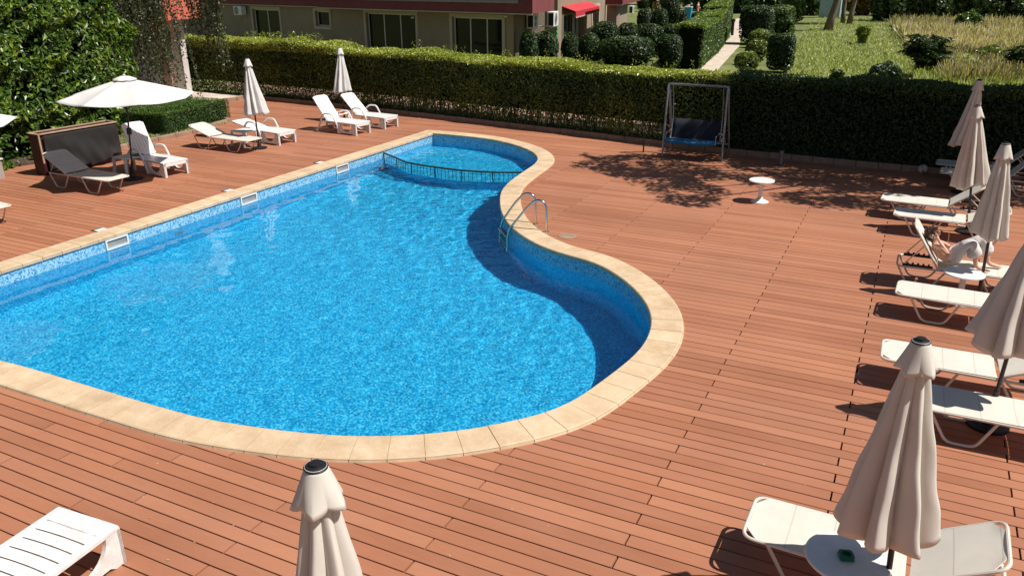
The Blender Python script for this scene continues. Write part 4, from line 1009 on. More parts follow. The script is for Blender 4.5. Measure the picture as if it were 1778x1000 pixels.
closed_parasol('large closed parasol with black cap beside the nearest right lounger', (1.93, -10.3), (1.83, -10.34, 2.2), .8, .33, 6, skew=(-.09, 0))
closed_parasol('nearest closed parasol at the bottom edge below the pool', (-.66, -13.1), (-.66, -13.1, 2.22), .8, .34, 7)
T1 = G(1472, 966, .456); round_table('round pedestal table with a green ashtray on it', T1, .29)
ashtray('dark green square ashtray on the nearest round table', G(1469, 967, .458), .458, rad(20), 'green_ash', .05)
T2 = G(1675, 473, .456); round_table('round pedestal table beside the reclining person', T2, .26)
T3 = G(1323, 312.5, .456); round_table('lone round pedestal table in the middle of the open deck', T3, .25)
T4 = G(1722, 285, .456); round_table('shaded round table with red ashtray between the farthest loungers', T4, .25)
ashtray('red ashtray on the shaded round table', (T4.x - .05, T4.y), .458, 0, 'red_ash', .06)

# ---- left side
ML = 'sling loungers on the left side'
sling_lounger('sling lounger with raised back under the open parasol, in its shade', (-13.42, -4.2), rad(178), rad(27), ML, seed=11, seatL=1.36, bl=.82, k=1.03)
sling_lounger('sling lounger with half raised back beside the small box hedge', (-13.86, .36), rad(178), rad(17), ML, seed=12, seatL=1.36, bl=.82, k=1.03)
pe = G(22, 356, .34); sling_lounger('sling lounger cut by the left edge, only its foot end showing', (pe.x, pe.y - .3), rad(176), rad(5), ML, seed=13)
PL = 'white plastic loungers'
plastic_lounger('white plastic lounger with raised back beside the open parasol', (-13.69, -2.43), rad(172), rad(64), PL)
plastic_lounger('white plastic lounger with raised back, left one of the pair at the hedge', (-12.84, 3.7), rad(173), rad(51), PL)
plastic_lounger('white plastic lounger with raised back, right one of the pair at the hedge', (-12.7, 4.95), rad(173), rad(42), PL)
plastic_lounger('white plastic lounger lying flat behind the left closed parasol', (-13.9, 1.64), rad(172), rad(9), PL)
a1, a2 = G(105, 878, .35), G(203, 909, .35)
dv = Vector((a2.x - a1.x, a2.y - a1.y, 0)); yaw = math.atan2(dv.y, dv.x)
pf = (a1 + a2) / 2
plastic_lounger('nearest worn white plastic lounger in the bottom left corner', (pf.x, pf.y), yaw - PI / 2, rad(20), PL, 'plastic_worn')
closed_parasol('slim white closed parasol beside the flat plastic lounger', (-14.18, .82), (-14.34, .92, 2.33), .95, .3, 21, 'canopy_w', skew=(.06, 0))
closed_parasol('white closed parasol between the two plastic loungers at the hedge', (-14.75, 5.3), (-14.83, 5.45, 2.25), .92, .33, 22, 'canopy_w')
square_table('square white table between the sling lounger and plastic lounger under the open parasol', (-14.86, -2.75), rad(-8), w=.27)
q_ = (-14.72, -2.6); ashtray('dark green ashtray on the square table under the open parasol', q_, .42, 0, 'green_ash', .1)
square_table('square white table beside the flat plastic lounger', (-14.85, 1.0), rad(-5), w=.26)
square_table('square white table between the two plastic loungers at the hedge', (-14.3, 4.42), rad(-5), w=.26)
ashtray('orange red ashtray on the table between the hedge loungers', (-14.15, 4.42), .42, .3, 'red_ash', .08)
def open_parasol(label, base, top, R, rot, zrim, mat='canopy_w'):
    t = thing('open_parasol', label, 'parasol', (base[0], base[1], 0), 0, 'open parasols'); d = Vector(top) - Vector((base[0], base[1], 0)); parasol_base_pole(t, (0, 0, 0), d - Vector((0, 0, .05)))
    MB().lathe([(.0, 0), (.22, 0), (.22, .03), (.06, .06), (.035, .3)], 24).build('foot', M['black'], t, smooth='auto')
    apex = d + Vector((0, 0, -.06)); mb = MB(); rows = []; dz = d.z - .06 - zrim
    for j in range(13):
        s = .1 + .9 * j / 12; row = []
        for k in range(64):
            th = 2 * PI * k / 64 + rot; x = (k % 8) / 8; edge = math.cos(PI / 8) / math.cos((x - .5) * PI / 4); sag = .05 * math.sin(PI * x) * s
            r = R * s * (edge * (1 - .06 * math.sin(PI * x) * s ** 2)); row.append(apex + Vector((math.cos(th) * r, math.sin(th) * r, -dz * s ** 1.06 - sag)))
        rows.append(row)
    grid_surface(mb, rows, True); c = mb.build('canopy', M[mat], t, smooth=True); c.data.set_sharp_from_angle(angle=rad(12)); m = c.modifiers.new('thickness', 'SOLIDIFY'); m.thickness = .003
    mb = MB(); rows = []
    for j in range(5):
        s = j / 4; row = []
        for k in range(64):
            th = 2 * PI * k / 64 + rot; x = (k % 8) / 8; r = .05 + .2 * s * (1 - .07 * math.sin(PI * x)); row.append(apex + Vector((math.cos(th) * r, math.sin(th) * r, .045 - .075 * s ** 1.4 - .012 * math.sin(PI * x) * s)))
        rows.append(row)
    grid_surface(mb, rows, True); v = mb.build('vent_flap', M[mat], t, smooth=True); m = v.modifiers.new('thickness', 'SOLIDIFY'); m.thickness = .003
    for k in range(8):
        th = PI / 4 * k + rot; e = Vector((math.cos(th) * R * .98, math.sin(th) * R * .98, -dz * .98 - .02)); rb = MB().tube([apex + Vector((0, 0, -.03)), apex + e], .008, 5).build('rib', M['black'], t)
        MB().tube([apex + e * .5, d * ((d.z - .75) / d.z)], .006, 5).build('strut', M['black'], rb)
    MB().lathe([(.0, 0), (.03, 0), (.03, .03), (0, .04)], 16, Matrix.Translation(apex + Vector((0, 0, .045)))).build('finial', M[mat], t, smooth='auto')
    MB().box(-.03, .03, -.05, .05, 1.05, 1.2, bv=.01).build('crank_box', M['black'], t, M=Matrix.Translation((d.x * .5, d.y * .5, 0)))
    return t
tp = G(215, 131, 2.36); open_parasol('open white parasol over the loungers beside the tarp covered box', (-14.36, -3.12), (tp.x, tp.y, 2.36), 1.42, rad(14), 1.9)
open_parasol('second open white parasol, only its rim showing at the left edge', (G(28, 211, 1.9).x - .95, G(28, 211, 1.9).y - 1.0), (G(28, 211, 1.9).x - 1.0, G(28, 211, 1.9).y - .98, 2.36), 1.42, rad(22.5), 1.9)

# ---- covered pump box, planter, low wall
def cover_box():
    t = thing('covered_box', 'brown wooden box with pale rim and grey tarp over its front, behind the loungers', 'box'); a = G(82, 306); b = G(212, 279)
    a = Vector((-16.45, -3.8, 0)); b = Vector((-16.3, -1.8, 0)); d = (b - a).normalized(); nn = Vector((-d.y, d.x, 0)); L = (b - a).length; H = .96
    Mx = Matrix((( -nn.x, d.x, 0, a.x), (-nn.y, d.y, 0, a.y), (0, 0, 1, 0), (0, 0, 0, 1)))      # local x = towards pool, y = along
    MB().box(-.4, -.0, .0, L, .02, H, Mx).build('boards', M['maroon'], t)
    MB().box(-.43, .03, -.02, .04, H, H + .02, Mx).box(-.03, .035, .04, L, H, H + .025, Mx).box(-.43, -.38, .04, L, H, H + .02, Mx).box(-.38, -.03, L - .04, L, H, H + .02, Mx).build('rim', M['timber'], t)
    MB().box(.0, .03, -.015, .02, .3, H, Mx).build('batten', M['timber'], t)
    mb = MB(); rows = []; rnd = random.Random(3)
    for i in range(41):
        s = i / 40; row = []
        for k in range(25):
            u = k / 24; y = .08 + (L - .14) * s; bot = .06 + .1 * (s > .85) + .05 * math.sin(s * 9); z = H - .03 - (H - .05 - bot) * u
            if s < .5: z = H - .03 - (H - .05 - bot) * u
            x = .06 + .02 * math.sin(s * 23 + u * 4) * u + .04 * math.sin(s * 9 - u * 6) * u + .015 * math.sin(s * 41 - u * 9) * u + .12 * u * u * math.exp(-((s - .42) / .14) ** 2)
            row.append(Mx @ Vector((x, y, z)))
        rows.append(row)
    grid_surface(mb, rows); o = mb.build('tarp', M['tarp'], t, smooth=True); m = o.modifiers.new('thickness', 'SOLIDIFY'); m.thickness = .004
cover_box()
t = thing('low_planter', 'low pale topped planter wall at the left edge', 'planter'); MB().box(-20, -17.2, -4.75, -4.3, -.04, .42, bv=.01).build('wall', M['wall_grey'], t); MB().box(-20, -17.17, -4.78, -4.27, .42, .46, bv=.01).build('cap', M['wall_white'], t)
t = thing('flower_pot', 'small clay pot with a reddish plant on the planter wall', 'pot', (-17.75, -4.52, .46)); MB().lathe([(.0, 0), (.07, 0), (.1, .16), (.085, .16), (0, .13)], 18).build('pot', M['pink'], t, smooth='auto')
leaves('foliage', RNG.normal(0, .07, (160, 3)) + np.array([0, 0, .24]), RNG.normal(0, 1, (160, 3)), .06, M['leaf_autumn'], t)
t = thing('trellis_stand', 'thin pale stand leaning behind the planter wall at the left edge', 'stand'); MB().tube([(-17.95, -4.1, .02), (-18.05, -4.0, 1.1)], .015, 6).tube([(-18.25, -4.1, .02), (-18.05, -4.0, 1.1)], .015, 6).build('pole', M['wall_grey'], t)
t = thing('low_wall', 'short low grey wall between box hedge and side path', 'wall'); MB().box(-.85, .0, -.06, .06, .0, .5, bv=.01).build('wall', M['wall_grey'], t, M=Matrix.Translation((-21.55, 5.45, 0)) @ Matrix.Rotation(rad(12), 4, 'Z'))
MB().box(-.87, .02, -.075, .075, .5, .53, bv=.006).build('cap', M['wall_white'], t, M=Matrix.Translation((-21.55, 5.45, 0)) @ Matrix.Rotation(rad(12), 4, 'Z'))

# ---- pool fittings
def wall_ladder():
    t = thing('pool_ladder', 'stainless pool ladder with two curved handrails on the inner bend of the pool', 'ladder')
    for (dx, dy), (rx, ry) in (((-4.44, -2.44), (-5.03, -2.47)), ((-4.06, -2.8), (-4.68, -2.86))):
        dk = Vector((dx, dy, 0)); rm = Vector((rx, ry, 0)); out = (rm - dk).normalized(); w = rm + out * .1
        pts = [dk + Vector((0, 0, 0)), dk + Vector((0, 0, .4)), dk + out * .03 + Vector((0, 0, .52)), dk + out * .12 + Vector((0, 0, .585)), dk + out * .24 + Vector((0, 0, .56)), dk + out * .42 + Vector((0, 0, .37)), w + Vector((0, 0, -.02)), w + out * .04 + Vector((0, 0, -.2)), w + out * .04 + Vector((0, 0, -1.05))]
        MB().tube(fillet(pts, .1, 4), .0215, 12).build('handrail', M['steel'], t, smooth='auto')
        MB().lathe([(.0, 0), (.05, 0), (.048, .01), (.024, .02)], 18, Matrix.Translation(dk)).build('flange', M['steel'], t, smooth='auto')
    a = Vector((-5.03, -2.47, 0)) + (Vector((-5.03, -2.47, 0)) - Vector((-4.44, -2.44, 0))).normalized() * .14; b = Vector((-4.68, -2.86, 0)) + (Vector((-4.68, -2.86, 0)) - Vector((-4.06, -2.8, 0))).normalized() * .14
    ang = math.atan2(b.y - a.y, b.x - a.x)
    for z in (-.16, -.4, -.64, -.88): MB().box(0, (b - a).length, -.045, .045, z - .012, z + .012, Matrix.Translation(a) @ Matrix.Rotation(ang, 4, 'Z'), bv=.005).build('tread', M['steel'], t)
wall_ladder()
def net():
    t = thing('pool_divider', 'curved dark green rail with net across the shallow end of the pool', 'barrier'); z = -.09
    pts = [Vector((p.x, p.y, z)) for p in rwd]; MB().tube(pts, .024, 8).build('top_rail', M['rail_green'], t, smooth='auto')
    dist = [0.]
    for a, b in zip(pts, pts[1:]): dist.append(dist[-1] + (b - a).length)
    def at(s):
        for i in range(len(pts) - 1):
            if dist[i] <= s <= dist[i + 1]: return pts[i].lerp(pts[i + 1], (s - dist[i]) / (dist[i + 1] - dist[i]))
        return pts[-1]
    Lr = dist[-1]; np_ = 6
    for k in range(np_ + 1):
        p = at(Lr * k / np_ * .999 + .001); MB().tube([p, p + Vector((0, 0, -.62))], .014, 8).build('post', M['rail_green'], t)
    mb = MB(); s = .13
    while s < Lr:
        p = at(s); mb.tube([p, p + Vector((0, 0, -.6))], .006, 4); s += .11
    for dz in (-.07, -.16, -.26, -.36, -.46, -.56):
        mb.tube([p + Vector((0, 0, dz - .01 * math.sin(i))) for i, p in enumerate(pts)], .005, 4)
    mb.build('net', M['net'], t)
net()
def skimmer(label, y0, y1):
    t = thing('skimmer', label, 'skimmer', (XL, (y0 + y1) / 2, -.13), 0, 'skimmers'); w = (y1 - y0) / 2; h = .095
    mb = MB(); mb.box(0, .03, -w, w, h - .028, h).box(0, .03, -w, w, -h, -h + .028).box(0, .03, -w, -w + .03, -h + .028, h - .028).box(0, .03, w - .03, w, -h + .028, h - .028); mb.build('frame', M['plastic'], t)
    MB().box(.002, .006, -w + .03, w - .03, -h + .028, h - .028).build('opening', M['wall_grey'], t)
    MB().box(.012, .02, -w + .032, w - .032, -h + .03, -.04).build('flap', M['cabinet'], t)
for l, (xa, xb), (ya, yb), (yc, yd) in (('nearest white skimmer opening in the left pool wall', (182, 221), (417, 431), (406, 419)), ('middle white skimmer opening in the left pool wall', (417, 445), (344, 356), (337, 348)), ('farthest white skimmer opening in the left pool wall', (583, 604), (294, 302), (288, 295))):
    p = onplane(xa, (ya + yb) / 2, (XL, 0, 0), (1, 0, 0)); q = onplane(xb, (yc + yd) / 2, (XL, 0, 0), (1, 0, 0)); skimmer(l, p.y, q.y)
for y, l in ((-6.2, 'nearest small white deck hatch beside the left coping'), (-3.0, 'middle small white deck hatch beside the left coping'), (.08, 'farthest small white deck hatch beside the left coping')):
    t = thing('deck_hatch', l, 'hatch', (-11.56, y, 0), 0, 'skimmer hatches'); MB().box(-.1, .1, -.12, .12, .001, .006).build('hole_shade', M['under'], t); MB().box(-.05, .1, -.09, .1, .006, .012, bv=.003).build('lid', M['plastic'], t)  # flat near-black plate paints the dark of a hole around the lid
def fitting(name, label, cat, c, n, R, group=None, mat='plastic'):
    q = Vector(n).to_track_quat('Z', 'Y').to_matrix().to_4x4(); t = thing(name, label, cat, c, 0, group)
    MB().lathe([(R * .62, 0), (R * .62, .02), (R * .7, .03), (R * .95, .025), (R, 0)], 32, q, cap=False).build('ring', M[mat], t, smooth='auto'); MB().lathe([(0, .004), (R * .62, .004), (R * .62, .012), (0, .02)], 24, q).build('lens', M['cabinet'], t, smooth='auto'); return t
fitting('pool_light', 'round underwater lamp in the left pool wall', 'lamp', (XL, -4.9, -.62), (1, 0, 0), .14, 'underwater lamps')
fitting('pool_light', 'round underwater lamp in the curved wall near the ladder', 'lamp', (-3.75, -3.38, -.55), (-.62, -.78, 0), .14, 'underwater lamps')
fitting('floor_drain', 'round drain on the pool floor at the left edge', 'drain', (-8.55, -10.0, ZF), (0, 0, 1), .17, None)
t = thing('drain_cover', 'round brown cover set flush in the deck right of the ladder', 'cover', (*G(985, 410)[:2], 0)); MB().lathe([(0, 0), (.17, 0), (.17, .006), (.15, .01), (0, .01)], 28).build('lid', M['kerb'], t, smooth='auto')

# ---- swing seat, posts, ball
def swing():
    t = thing('swing_seat', 'garden swing seat with grey frame, navy back and blue seat in front of the hedge', 'swing'); Z = 1.76; g = M['grey_metal']
    F1, F2 = Vector((-4.03, 4.36, 0)), Vector((-2.52, 4.38, 0)); B1, B2 = Vector((-4.0, 5.1, 0)), Vector((-2.5, 5.1, 0)); T1_, T2_ = Vector((-4.03, 4.62, Z)), Vector((-2.56, 4.62, Z))
    for F_, B_, T_ in ((F1, B1, T1_), (F2, B2, T2_)):
        MB().tube(fillet([F_ + Vector((0, 0, .01)), F_.lerp(T_, .98) + Vector((0, -.05, 0)), T_ + Vector((0, .0, .03)), B_.lerp(T_, .98) + Vector((0, .05, 0)), B_ + Vector((0, 0, .01))], .12, 5), .025, 10).build('side_frame', g, t, smooth='auto')
    MB().tube(fillet([T1_ + Vector((-.02, -.05, -.12)), T1_ + Vector((0, -.03, .03)), T2_ + Vector((0, -.03, .03)), T2_ + Vector((.02, -.05, -.12))], .1, 5), .022, 10).tube([T1_ + Vector((0, .06, .0)), T2_ + Vector((0, .06, .0))], .018, 8).build('top_bar', g, t, smooth='auto')
    MB().tube([B1 + Vector((0, 0, .3)), B2 + Vector((0, 0, .3))], .015, 8).build('rear_bar', g, t)
    x0, x1 = -3.93, -2.68; zs = .42
    for x in (x0, x1): MB().tube(fillet([Vector((x, 4.64, Z)), Vector((x, 4.78, 1.25)), Vector((x, 4.82, .95)), Vector((x, 4.7, zs)), Vector((x, 4.2, zs + .02))], .12, 5), .012, 8).tube(fillet([Vector((x, 4.2, zs)), Vector((x, 4.24, zs + .2)), Vector((x, 4.75, zs + .22))], .06, 4), .012, 8).build('hanger', g, t, smooth='auto')
    mb = MB(); rows = []
    for i in range(13):
        x = x0 + (x1 - x0) * i / 12; sag = .03 * math.sin(PI * i / 12); rows.append([(x, 4.84 + sag, .92 - sag * .5), (x, 4.8 + sag, .72), (x, 4.72 + sag * .5, zs + .06), (x, 4.7, zs - sag * .6), (x, 4.45, zs - sag), (x, 4.24, zs + .0)])
    grid_surface(mb, rows); o = mb.build('back_cloth', M['navy'], t, smooth=True); m = o.modifiers.new('t', 'SOLIDIFY'); m.thickness = .008
    mb = MB()
    rows = []
    for i in range(17):
        s = i / 16; x = x0 + (x1 - x0) * s; sg = .03 * math.sin(PI * s); rows.append([(x, 4.16, zs + .03 - sg), (x, 4.19, zs + .075 - sg), (x, 4.4, zs + .07 - sg), (x, 4.4, zs + .02 - sg), (x, 4.18, zs - .01 - sg)])
    grid_surface(mb, rows, True); mb.build('seat_cushion', M['blue_cushion'], t, smooth=True)
    MB().tube([(x0, 4.2, zs), (x1, 4.2, zs)], .014, 8).tube([(x0, 4.7, zs), (x1, 4.7, zs)], .014, 8).build('seat_frame', g, t)
swing()
c = G(1117, 265); t = thing('thin_post', 'thin dark post left of the swing seat', 'post', (c.x, c.y, 0)); MB().tube([(0, 0, 0), (0, 0, .3)], .02, 8).tube([(0, 0, .3), (.015, 0, .78)], .011, 8).build('post', M['darkmetal'], t)
c = G(1355.5, 286); t = thing('bollard_light', 'short grey bollard lamp right of the swing seat', 'bollard', (c.x, c.y, 0)); MB().lathe([(0, 0), (.05, 0), (.05, .3), (.055, .31), (.055, .34), (.0, .345)], 20).build('body', M['grey_metal'], t, smooth='auto'); MB().lathe([(0, 0), (.07, 0), (.07, .01), (0, .01)], 20).build('flange', M['darkmetal'], t)
t = thing('ball', 'white and grey ball lying at the foot of the dark hedge', 'ball', (1.95, 5.05, .11))
mb = MB(); mb.lathe([(.105 * math.sin(PI * k / 16), -.105 * math.cos(PI * k / 16)) for k in range(17)], 24, Matrix.Rotation(.7, 4, 'X'), cap=False); mb.build('shell', M['paving'], t, smooth=True)
mb = MB(); mb.lathe([(.1058 * math.sin(PI * k / 32), -.1058 * math.cos(PI * k / 32)) for k in range(14, 19)], 24, Matrix.Rotation(1.2, 4, 'Y'), cap=False); mb.build('stripe', M['grey_metal'], t, smooth=True)

# ================================================================== BUILDINGS
SB = 2.8                                   # underside of the balconies
P0 = G(552, 13.9, SB); P1 = G(924.5, 25.4, SB); P2 = G(962.3, 18.2, SB)
uF = (P1 - P0).normalized(); nF = Vector((uF.y, -uF.x, 0)); uS = (P2 - P1).normalized(); nS = Vector((uS.y, -uS.x, 0))
def building():
    t = thing('apartment_building', 'beige apartment building with dark red balconies behind the clipped hedge', 'building')
    REC = .55; w0 = P1 - nF * REC; B = M['beige']
    def wp(px, py): return onplane(px, py, w0, nF)
    corner = wp(892, 60); corner.z = 0; leftend = wp(300, 40); leftend.z = 0
    leftend = corner - uF * 32
    HB = 7.2
    def quad(mb, a, b, z0, z1): mb.add([(a.x, a.y, z0), (b.x, b.y, z0), (b.x, b.y, z1), (a.x, a.y, z1)], [(0, 1, 2, 3)])
    def slab(mb, a, b, z0, z1, d_in, d_out=0.):
        """box standing on the line a-b, thickness measured along the wall normal"""
        d = (b - a).normalized(); n = Vector((d.y, -d.x, 0)); v = []
        for z in (z0, z1):
            for p in (a + n * d_out, b + n * d_out, b - n * d_in, a - n * d_in): v.append((p.x, p.y, z))
        mb.add(v, [(3, 2, 1, 0), (4, 5, 6, 7), (0, 1, 5, 4), (1, 2, 6, 5), (2, 3, 7, 6), (3, 0, 4, 7)])
    # front wall with real openings
    op = []
    def span(pxa, pxb, pyt, py_b=None, zb=0.):
        a = wp(pxa, pyt); b = wp(pxb, pyt); return ((a - corner).dot(uF), (b - corner).dot(uF), (a.z + b.z) / 2, zb)
    wins = []
    o1 = span(438, 484, 17); wins.append((*o1[:2], min(o1[2], 2.62), 0., 2, 'door'))
    zt = wp(560, 20).z; a = wp(548, 30); b = wp(572, 30); wins.append(((a - corner).dot(uF), (b - corner).dot(uF), min(2.6, wp(560, 19).z), wp(560, 46).z, 1, 'small'))
    o1 = span(635, 721, 24); wins.append((*o1[:2], min(o1[2], 2.62), 0., 3, 'door')); o1 = span(785, 872, 31); wins.append((*o1[:2], min(o1[2], 2.62), 0., 3, 'door'))
    mb = MB(); cur = -32.
    P = lambda s: corner + uF * s
    for (sa, sb, zt, zb, n, k) in sorted(wins):
        slab(mb, P(cur), P(sa), 0, HB, .3)
        if zb > 0: slab(mb, P(sa), P(sb), 0, zb, .3)
        slab(mb, P(sa), P(sb), zt, HB, .3); cur = sb
    slab(mb, P(cur), P(-.3), 0, HB, .3)
    mb.build('front_wall', B, t)
    for (sa, sb, zt, zb, n, k) in wins:
        f = MB(); w_ = .06; ins = .14; A_, B_ = P(sa) - nF * ins, P(sb) - nF * ins; L = (B_ - A_).length
        slab(f, A_, B_, zt - w_, zt, .06); slab(f, A_, B_, zb, zb + w_, .06)
        for q in range(n + 1):
            c = A_ + uF * (L * q / n); hw = w_ / 2 if 0 < q < n else w_; lo = c - uF * (hw if q else 0); hi = c + uF * (hw if q < n else 0); slab(f, lo, hi, zb + w_, zt - w_, .06)
        win = f.build('window' if k == 'small' else 'glass_door', M['frame'], t)
        g = MB(); slab(g, P(sa + .02) - nF * (ins + .025), P(sb - .02) - nF * (ins + .025), zb + .02, zt - .02, .01); g.build('pane', M['glass'], win)
        s_ = MB(); m = .16
        slab(s_, P(sa - m), P(sa - .002), max(zb - m, 0), zt + m, 0, .035); slab(s_, P(sb + .002), P(sb + m), max(zb - m, 0), zt + m, 0, .035); slab(s_, P(sa), P(sb), zt + .002, zt + m, 0, .033)
        if k == 'small': slab(s_, P(sa - .1), P(sb + .1), zb - m, zb - .002, 0, .06)
        s_.build('surround', M['surround'], win)
    # side wall (sunlit), running back in two planes
    E1 = corner + uS * 6.0; mb = MB()
    sc = corner - nF * 0
    mb.add([(corner.x, corner.y, 0), (E1.x, E1.y, 0), (E1.x, E1.y, HB), (corner.x, corner.y, HB)], [(0, 1, 2, 3)])
    slab(mb, corner, E1, 0, HB, .3); mb.build('side_wall', B, t)
    # projecting wall with the awning door
    q0 = onplane(968, 40, corner + nS * .5, nS); q1 = onplane(1047, 40, corner + nS * .5, nS); q0.z = q1.z = 0
    def sp(px, py): return onplane(px, py, q0, nS)
    ds = [(sp(975, 40) - q0).dot(uS), (sp(1001, 40) - q0).dot(uS), (sp(1028, 30) - q0).dot(uS), (sp(1039, 30) - q0).dot(uS)]
    dl = (q1 - q0).length; Q = lambda s: q0 + uS * s; mb = MB(); zt = sp(985, 24).z; zw = sp(1033, 15).z
    slab(mb, Q(0), Q(ds[0]), 0, HB, 1.2); slab(mb, Q(ds[0]), Q(ds[1]), zt, HB, 1.2); slab(mb, Q(ds[1]), Q(ds[2]), 0, HB, 1.2); slab(mb, Q(ds[2]), Q(ds[3]), zw, HB, 1.2); slab(mb, Q(ds[3]), Q(dl), 0, HB, 1.2); slab(mb, Q(ds[2]), Q(ds[3]), 0, .5, 1.2)
    mb.build('side_wall', B, t)
    f = MB(); slab(f, Q(ds[0]), Q(ds[1]), zt - .1, zt, .0, -.1); 
    for s in (ds[0], ds[0] + (ds[1] - ds[0]) * .72, ds[1] - .1): slab(f, Q(s), Q(s + .12), 0, zt, -.1, -.02)
    f.build('glass_door', M['frame'], t); g = MB(); slab(g, Q(ds[0]), Q(ds[1]), 0, zt - .02, .16, -.14); g.build('pane', M['glass'], bpy.data.objects['glass_door'])
    g = MB(); slab(g, Q(ds[2]), Q(ds[3]), .5, zw, .14, -.12); g.build('window', M['glass'], t)
    g = MB(); slab(g, Q(ds[2] - .25), Q(ds[2] - .003), .4, zw + .25, 0, .05); slab(g, Q(ds[3] + .003), Q(ds[3] + .25), .4, zw + .25, 0, .05); slab(g, Q(ds[2]), Q(ds[3]), zw + .003, zw + .25, 0, .048); g.build('surround', M['surround'], t)
    # awning
    a0, a1 = sp(975.5, 12), sp(1020, 7); out = .75
    A0 = Vector((a0.x, a0.y, a0.z)); A1 = Vector((a1.x, a1.y, a0.z)); drop = .26; C0, C1 = A0 + nS * out + Vector((0, 0, -drop)), A1 + nS * out + Vector((0, 0, -drop)); mb = MB()
    mb.add([A0, A1, C1, C0], [(0, 1, 2, 3)]); aw = mb.build('awning', M['awning'], t); m = aw.modifiers.new('t', 'SOLIDIFY'); m.thickness = .02
    mb = MB(); nn = 15
    top = [C0.lerp(C1, i / (nn * 4)) for i in range(nn * 4 + 1)]; 
    for i in range(nn * 4):
        z0_ = -.26 - .06 * abs(math.sin(PI * i / 4)); z1_ = -.26 - .06 * abs(math.sin(PI * (i + 1) / 4)); mb.add([top[i], top[i + 1], top[i + 1] + Vector((0, 0, z1_)), top[i] + Vector((0, 0, z0_))], [(0, 1, 2, 3)])
    mb.build('valance', M['awning'], aw); mb = MB()
    for i in range(nn * 4):
        z0_ = -.26 - .06 * abs(math.sin(PI * i / 4)); z1_ = -.26 - .06 * abs(math.sin(PI * (i + 1) / 4)); o_ = nS * .006; mb.add([top[i] + Vector((0, 0, z0_ + .035)) + o_, top[i + 1] + Vector((0, 0, z1_ + .035)) + o_, top[i + 1] + Vector((0, 0, z1_)) + o_, top[i] + Vector((0, 0, z0_)) + o_], [(0, 1, 2, 3)])
    mb.build('scallop_trim', M['awn_white'], aw)
    # downpipe
    dp_ = sp(1051, 40); MB().tube([(dp_.x, dp_.y, 0), (dp_.x, dp_.y, HB)], .07, 8).build('downpipe', M['surround'], t)
    # balcony blocks
    def block(a, b, c, z0, z1, nm='balcony', inset=True):
        mb = MB(); back = a + (c - b)
        d = [a, b, c, back]
        v = [(p.x, p.y, z0) for p in d] + [(p.x, p.y, z1) for p in d]; mb.add(v, [(3, 2, 1, 0), (4, 5, 6, 7), (0, 1, 5, 4), (1, 2, 6, 5), (2, 3, 7, 6), (3, 0, 4, 7)])
        return mb.build(nm, M['redbrown'], t)
    bb = block(P0, P1, P1 + uS * ((P2 - P1).length), SB, SB + 1.25)
    mb = MB(); L = (P1 - P0).length; e0, e1 = P0 + uF * .6, P0 + uF * (L - .75)
    slab(mb, e0, e1, SB + .42, SB + .5, 0, .05); mb.build('rail', M['slab_metal'], bb)
    mb = MB(); slab(mb, e0, e0 + uF * (L * .45), SB + .5, SB + 1.2, 0, .02); mb.build('opening', M['glass'], bb)
    mb = MB(); slab(mb, e0 + uF * (L * .45 + .01), e1, SB + .5, SB + 1.2, 0, .03); mb.build('grey_panel', M['slab_metal'], bb)
    mb = MB(); slab(mb, P0 - uF * .0, P1, SB - .03, SB + .015, 0, .03); mb.build('drip_edge', M['surround'], bb)
    PL0 = G(300, 5.5, SB) - nF * .3; PL1 = G(550.8, 12.2, SB) - nF * .3
    PL1 = P0 - nF * .35 - uF * .02; PL0 = PL1 - uF * 18
    b2 = block(PL0, PL1, PL1 + uS * 3, SB + .02, SB + 1.25); mb = MB(); slab(mb, PL0, PL1, SB - .01, SB + .035, 0, .03); mb.build('drip_edge', M['surround'], b2)
    K0 = G(1081, 9.4, SB); K1 = G(1112, 1.2, SB); K0b = G(1057, 9.2, SB); KD = (K1 - K0)
    b3 = block(K0 - uF * 1.1, K0, K0 + uS * KD.length, SB, SB + 1.3); mb = MB(); slab(mb, K0 - uF * 1.1, K0, SB - .03, SB + .02, 0, .03); mb.build('drip_edge', M['surround'], b3)
    # rear part of the house under that balcony
    mb = MB(); r0 = q1 - nS * 1.3; r1 = r0 + uS * 14; slab(mb, r0, r1, 0, HB, .4); mb.build('rear_wall', B, t); mb = MB(); k0 = K0 - uF * 1.1 + uS * .6; slab(mb, k0, K0 - uF * .45 + uS * .6, 0, SB, .3); kk = K0 - uF * .45 + uS * .6; slab(mb, kk, kk + uS * 4.5, 0, SB, .3)
    mb.build('under_balcony_wall', B, t)
    # roof closing the volume
    R0 = leftend - nF * 10; mb = MB(); pts = [leftend + nF * 1, corner + nF * 1 + nS * .6, q1 + nS * .6 + uS * 14, R0 + uS * 14]; mb.add([(p.x, p.y, HB) for p in pts] + [(p.x, p.y, HB + .3) for p in pts], [(3, 2, 1, 0), (4, 5, 6, 7), (0, 1, 5, 4), (1, 2, 6, 5), (2, 3, 7, 6), (3, 0, 4, 7)]); mb.build('roof', M['redbrown'], t)
